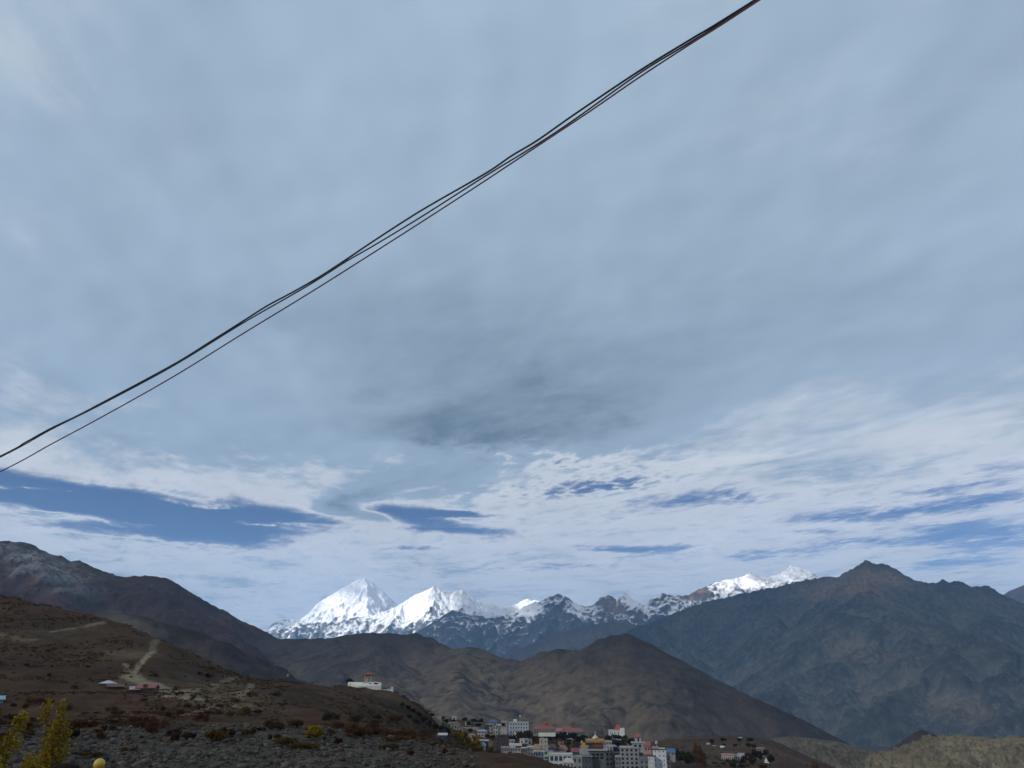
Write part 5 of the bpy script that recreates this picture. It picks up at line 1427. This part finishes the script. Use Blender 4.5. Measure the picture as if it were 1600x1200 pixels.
def ground_cover():
    """dry tussocks and thorn scrub too many to count"""
    rng = np.random.RandomState(11)
    n = 22000
    r = np.exp(rng.uniform(math.log(112), math.log(600), n))
    a = rng.uniform(R(-40), R(-1), n)
    x, y = np.sin(a) * r, np.cos(a) * r
    dens = fbm(x / 40, y / 40, 3, 55)
    keep = dens * 1.6 + rng.uniform(-0.35, 0.35, n) > 0.05
    x, y = x[keep], y[keep]
    r2 = rng.uniform(640, 1350, 2600); a2 = rng.uniform(R(-9), R(27), 2600)
    x2, y2 = np.sin(a2) * r2, np.cos(a2) * r2
    k2 = fbm(x2 / 70, y2 / 70, 3, 57) * 1.6 + rng.uniform(-0.35, 0.35, 2600) > 0.0
    x, y = np.concatenate([x, x2[k2]]), np.concatenate([y, y2[k2]])
    z = ground_height(x, y)
    n = len(x)
    q = 7
    s = rng.uniform(0.14, 0.62, n) * np.clip(np.hypot(x, y) / 250, 0.7, 3.2)
    P = np.repeat(np.stack([x, y, z], -1), q, 0) + rng.normal(size=(n * q, 3)) * np.repeat(s, q)[:, None] * np.array([0.6, 0.6, 0.22]) + np.array([0, 0, 0.15])
    ang = rng.uniform(0, 6.28, n * q)
    sz = np.repeat(s, q) * rng.uniform(0.3, 0.7, n * q)
    d = np.stack([np.cos(ang), np.sin(ang), rng.uniform(-0.3, 0.5, n * q)], -1) * sz[:, None]
    up = np.stack([rng.uniform(-0.3, 0.3, n * q), rng.uniform(-0.3, 0.3, n * q), np.ones(n * q)], -1) * (sz * 0.6)[:, None]
    V = np.stack([P - d, P + d, P + d * 0.6 + up, P - d * 0.6 + up], 1).reshape(-1, 3)
    tone = np.repeat(np.repeat(rng.rand(n), q), 4)
    mat = leaf_material('dry_scrub', (0.074, 0.049, 0.026), (0.040, 0.028, 0.018), (0.066, 0.034, 0.021), 0.15)
    me = np_mesh('scrub', V, np.arange(n * q * 4).reshape(-1, 4), mat, smooth=False, attrs={'tone': tone})
    tag(link(bpy.data.objects.new('scrub', me)), kind='stuff')
ground_cover()

# ------------------------------------------------------------------ rubble
def stone_material():
    m = NT('rubble_stone')
    p = m.coord('Object')
    t = m.attr('tone')
    a = m.noise(p, 2.2, 4, 0.65)
    c = m.mix(t, (0.026, 0.021, 0.017), (0.140, 0.115, 0.092))
    c = m.mix(m.step(a, 0.45, 0.7), c, (0.060, 0.050, 0.042))
    return m.finish(m.bsdf(c, 0.95, m.bump(a, 0.05, 0.6), 0.15))
STONE_MAT = stone_material()
def rubble():
    rng = np.random.RandomState(21)
    n = 34000
    r = rng.uniform(56, 150, n)
    a = rng.uniform(R(-38), R(-2.5), n)
    edge = 128 + 14 * fbm(np.sin(a) * r / 25, np.cos(a) * r / 25, 3, 41) - 8 * sstep(-14, -2, np.degrees(a))
    keep = (r < edge + rng.normal(size=n) * 7) & (rng.rand(n) < 0.35 + 0.65 * (fbm(np.sin(a) * r / 9, np.cos(a) * r / 9, 3, 48) > -0.12))
    r, a = r[keep], a[keep]
    x, y = np.sin(a) * r, np.cos(a) * r
    z = ground_height(x, y)
    s = 0.075 + 0.085 * rng.pareto(2.3, len(x))
    s = np.clip(s, 0.075, 0.5)
    shapes = [rock_mesh('stone', rng, STONE_MAT) for _ in range(12)]
    Vs, Fs, T = [], [], []
    for i in range(len(x)):
        V, F = shapes[i % 12]
        c, sn = math.cos(i * 1.7), math.sin(i * 1.7)
        W = np.stack([V[:, 0] * c - V[:, 1] * sn, V[:, 0] * sn + V[:, 1] * c, V[:, 2]], -1) * s[i] + (x[i], y[i], z[i] + s[i] * 0.2)
        Fs.append(F + 12 * i); Vs.append(W); T.append(np.full(12, rng.rand() ** 1.4))
    me = np_mesh('rubble', np.concatenate(Vs), np.concatenate(Fs), STONE_MAT, smooth=False, attrs={'tone': np.concatenate(T)})
    tag(link(bpy.data.objects.new('rubble', me)), kind='stuff')
    # the boulders that stand out
    big = [(541, 1168, 14), (212, 1134, 8), (238, 1174, 9), (75, 1098, 7), (28, 1152, 22), (70, 1160, 20), (372, 1159, 8), (434, 1172, 8), (470, 1188, 9), (330, 1180, 10), (120, 1165, 12), (620, 1180, 9), (560, 1183, 9), (285, 1165, 9), (180, 1150, 10),
           (400, 1190, 10), (515, 1190, 10), (650, 1192, 8), (250, 1192, 11), (190, 1188, 12), (96, 1176, 14), (345, 1195, 11), (445, 1152, 7), (590, 1165, 8), (10, 1180, 16), (164, 1130, 8), (300, 1140, 8), (680, 1188, 8)]
    protos = []
    for k in range(5):
        V, F = rock_mesh('boulder', rng, STONE_MAT)
        protos.append(np_mesh('boulder', V, F, STONE_MAT, smooth=False, attrs={'tone': np.full(12, 0.55 + 0.4 * (k / 4))}))
    for i, (px, py, wp) in enumerate(sorted(big)):
        d = hit(px, py, 50.0, 400.0) or 90.0
        p = at(px, py, d)
        o = link(bpy.data.objects.new('boulder', protos[i % 5]))
        sc = wp / scale_at(p) / 1.9
        o.location = p + Vector((0, 0, sc * 0.25))
        o.scale = (sc, sc, sc)
        o.rotation_euler = (0, 0, i * 2.1)
        row = 'upper edge' if py < 1158 else 'middle' if py < 1178 else 'lower edge'
        o['row'] = row
        tag(o, 'x', 'boulder', 'boulders at the %s of the rubble' % row)
    for row in ('upper edge', 'middle', 'lower edge'):
        bs = sorted([o for o in COL.objects if o.get('row') == row], key=lambda o: o.location.x / o.location.y)
        for i, o in enumerate(bs):
            o['label'] = '%s grey boulder at the %s of the rubble field, %s from the left' % ('large angular' if o.scale[0] > 0.62 else 'angular', row, ORD[i])
            del o['row']
rubble()

# ------------------------------------------------------------------ the person and the yellow ball at the bottom edge
def skin_mesh(name, joints, bones, mat, parent, levels=2):
    me = bpy.data.meshes.new(name)
    me.from_pydata([j[:3] for j in joints], bones, [])
    me.materials.append(mat)
    o = link(bpy.data.objects.new(name, me))
    o.parent = parent
    o.modifiers.new('skin', 'SKIN')
    for i, j in enumerate(joints):
        me.skin_vertices[0].data[i].radius = (j[3], j[4] if len(j) > 4 else j[3])
    me.skin_vertices[0].data[0].use_root = True
    s = o.modifiers.new('smooth', 'SUBSURF')
    s.levels = s.render_levels = levels
    return o

def person():
    top = at(104, 1184.5, 3.7)
    g = gz(top.x, top.y)
    ht = top.z - g
    s = ht / 1.60
    root = thing('person', 'person seen from behind at the bottom edge, only dark hair showing', 'person', (top.x, top.y, g), 0.15)
    root.scale = (s, s, s)
    skin = paint('skin', (0.33, 0.19, 0.13), 0.6, 0.1, 3.0)
    J = [(0, 0, 0.86, 0.125, 0.10), (0, 0, 1.02, 0.115, 0.09), (0, 0.01, 1.20, 0.14, 0.10), (0, 0, 1.32, 0.10, 0.08), (0, 0, 1.39, 0.05, 0.05), (0, 0.02, 1.47, 0.078, 0.09), (0, 0.02, 1.535, 0.055, 0.065),
         (-0.17, 0, 1.29, 0.052), (-0.22, 0.0, 1.05, 0.042), (-0.22, 0.08, 0.84, 0.032), (0.17, 0, 1.29, 0.052), (0.22, 0.0, 1.05, 0.042), (0.22, 0.08, 0.84, 0.032),
         (-0.09, 0, 0.78, 0.085), (-0.10, 0.02, 0.45, 0.058), (-0.10, 0, 0.09, 0.04), (-0.11, 0.15, 0.03, 0.032), (0.09, 0, 0.78, 0.085), (0.10, 0.02, 0.45, 0.058), (0.10, 0, 0.09, 0.04), (0.11, 0.15, 0.03, 0.032)]
    B = [(0, 1), (1, 2), (2, 3), (3, 4), (4, 5), (5, 6), (3, 7), (7, 8), (8, 9), (3, 10), (10, 11), (11, 12), (0, 13), (13, 14), (14, 15), (15, 16), (0, 17), (17, 18), (18, 19), (19, 20)]
    # hands: palm, four fingers and a thumb on each side
    for side, wr in ((-1, 9), (1, 12)):
        x, y, z = J[wr][:3]
        J.append((x, y + 0.03, z - 0.07, 0.03, 0.018)); pal = len(J) - 1
        B.append((wr, pal))
        for i, ln in enumerate((0.065, 0.075, 0.07, 0.055)):
            off = (i - 1.5) * 0.018
            J.append((x + off, y + 0.05, z - 0.10 - ln * 0.4, 0.009)); J.append((x + off, y + 0.065 + 0.01 * i, z - 0.10 - ln, 0.007))
            B += [(pal, len(J) - 2), (len(J) - 2, len(J) - 1)]
        J.append((x - side * 0.035, y + 0.05, z - 0.07, 0.010)); J.append((x - side * 0.05, y + 0.065, z - 0.10, 0.008))
        B += [(pal, len(J) - 2), (len(J) - 2, len(J) - 1)]
    skin_mesh('body', J, B, skin, root)
    cloth = paint('jacket_cloth', (0.05, 0.06, 0.10), 0.9, 0.2, 4.0)
    Jj = [(0, 0, 0.80, 0.16, 0.13), (0, 0, 1.02, 0.15, 0.12), (0, 0.01, 1.20, 0.17, 0.13), (0, 0, 1.33, 0.11, 0.095), (0, 0, 1.37, 0.07, 0.07), (-0.17, 0, 1.29, 0.072), (-0.22, 0, 1.05, 0.058), (-0.22, 0.07, 0.88, 0.048), (0.17, 0, 1.29, 0.072), (0.22, 0, 1.05, 0.058), (0.22, 0.07, 0.88, 0.048)]
    skin_mesh('jacket', Jj, [(0, 1), (1, 2), (2, 3), (3, 4), (3, 5), (5, 6), (6, 7), (3, 8), (8, 9), (9, 10)], cloth, root)
    Jt = [(0, 0, 0.86, 0.15, 0.12), (-0.09, 0, 0.76, 0.10), (-0.10, 0.02, 0.45, 0.075), (-0.10, 0, 0.10, 0.062), (0.09, 0, 0.76, 0.10), (0.10, 0.02, 0.45, 0.075), (0.10, 0, 0.10, 0.062)]
    skin_mesh('trousers', Jt, [(0, 1), (1, 2), (2, 3), (0, 4), (4, 5), (5, 6)], paint('denim', (0.03, 0.035, 0.05)), root)
    hair = paint('dark_hair', (0.010, 0.008, 0.008), 0.85, 0.4, 30.0, spec=0.08)
    skin_mesh('hair', [(0, -0.045, 1.36, 0.06, 0.035), (0, -0.035, 1.43, 0.088, 0.06), (0, 0.0, 1.50, 0.098, 0.10), (0, 0.02, 1.555, 0.075, 0.085), (0, 0.02, 1.585, 0.028, 0.03)], [(0, 1), (1, 2), (2, 3), (3, 4)], hair, root)
    for sx in (-1, 1):
        MB().box(sx * 0.11 - 0.045, sx * 0.11 + 0.045, -0.06, 0.20, 0.0, 0.09, 0.8).build('shoe', paint('shoe_leather', (0.03, 0.025, 0.02)), root)
    MB().lathe([(0.004, -0.012), (0.013, -0.004), (0.010, 0.012), (0.004, 0.02)], 8, 0, 0).build('nose', skin, root, True).location = (0, 0.115, 1.455)
    for sx in (-1, 1):
        MB().lathe([(0.003, -0.03), (0.014, -0.015), (0.016, 0.012), (0.004, 0.03)], 8).build('ear', skin, root, True).location = (sx * 0.082, 0.015, 1.46)
        MB().lathe([(0.002, -0.01), (0.010, 0.0), (0.002, 0.01)], 8).build('eye', paint('eye_white', (0.5, 0.48, 0.45), 0.3, 0.0), root, True).location = (sx * 0.032, 0.105, 1.48)
    MB().box(-0.022, 0.022, -0.004, 0.006, -0.005, 0.005).build('mouth', paint('lips', (0.25, 0.09, 0.07)), root).location = (0, 0.108, 1.418)
person()

def ball():
    c = at(155, 1194, 7.5)
    g = gz(c.x, c.y)
    k = scale_at(c)
    r = 8.3 / k
    root = thing('ball_finial', 'shiny yellow ball on a post, right of the dark hair at the bottom edge', 'finial', (c.x, c.y, g), 0.0)
    z = c.z - g
    prof = [(r * math.sin(t) + 0.0005, z - r * math.cos(t)) for t in np.linspace(0.05, math.pi - 0.02, 22)]
    MB().lathe(prof, 28).build('ball', paint('yellow_enamel', (0.62, 0.40, 0.035), 0.28, 0.12, 8.0, 0.0, 0.6), root, True)
    MB().lathe([(r * 0.75, z - r * 1.25), (r * 0.9, z - r * 1.05), (r * 0.8, z - r * 0.72), (r * 0.5, z - r * 0.6)], 20).build('collar', paint('red_collar', (0.30, 0.07, 0.03)), root, True)
    MB().lathe([(r * 0.5, -0.3), (r * 0.42, z - r * 1.2)], 12).build('post', paint('post_paint', (0.12, 0.06, 0.04)), root)
ball()

# ------------------------------------------------------------------ dust raised on the track behind the hill crest
def dust():
    m = NT('dust_air')
    vol = m.new('ShaderNodeVolumePrincipled')
    vol.inputs['Color'].default_value = (0.88, 0.80, 0.66, 1)
    vol.inputs['Density'].default_value = 0.006
    m.t.links.new(vol.outputs[0], m.out.inputs['Volume'])
    mb = MB()
    n, k = 14, 9
    for px, py, d, rx, rz in ((172, 968, 620, 13, 6.5), (192, 972, 650, 14, 6.0), (214, 980, 680, 14, 6.0), (240, 991, 710, 13, 5.5)):
        c = at(px, py, d)
        v, f = [], []
        for i in range(k):
            t = math.pi * (i + 0.5) / k
            for j in range(n):
                a = 2 * math.pi * j / n
                q = 1 + 0.18 * math.sin(3 * a + i + px)
                v.append((c.x + rx * q * math.sin(t) * math.cos(a), c.y + 7 * q * math.sin(t) * math.sin(a), c.z + rz * q * math.cos(t)))
        for i in range(k - 1):
            for j in range(n):
                f.append((i * n + j, (i + 1) * n + j, (i + 1) * n + (j + 1) % n, i * n + (j + 1) % n))
        f.append(tuple(range(n))); f.append(tuple((k - 1) * n + j for j in range(n))[::-1])
        mb.add(v, f)
    o = mb.build('dust', m.mat, None, True)
    tag(o, kind='stuff')
dust()
# ------------------------------------------------------------------ air: one closed box of thin haze round everything but the sky
def build_haze():
    w, z0, z1 = 31000.0, -1000.0, 3470.0
    v = [(x, y, z) for x in (-w, w) for y in (-w, w) for z in (z0, z1)]
    f = [(0, 1, 3, 2), (4, 6, 7, 5), (0, 4, 5, 1), (2, 3, 7, 6), (0, 2, 6, 4), (1, 5, 7, 3)]
    m = NT('air')
    vol = m.new('ShaderNodeVolumePrincipled')
    vol.inputs['Color'].default_value = (0.34, 0.62, 1.0, 1)
    vol.inputs['Density'].default_value = 3.1e-5
    vol.inputs['Anisotropy'].default_value = 0.1
    m.t.links.new(vol.outputs[0], m.out.inputs['Volume'])
    me = np_mesh('haze', v, f, m.mat, smooth=False)
    tag(link(bpy.data.objects.new('haze', me)), kind='stuff')
build_haze()
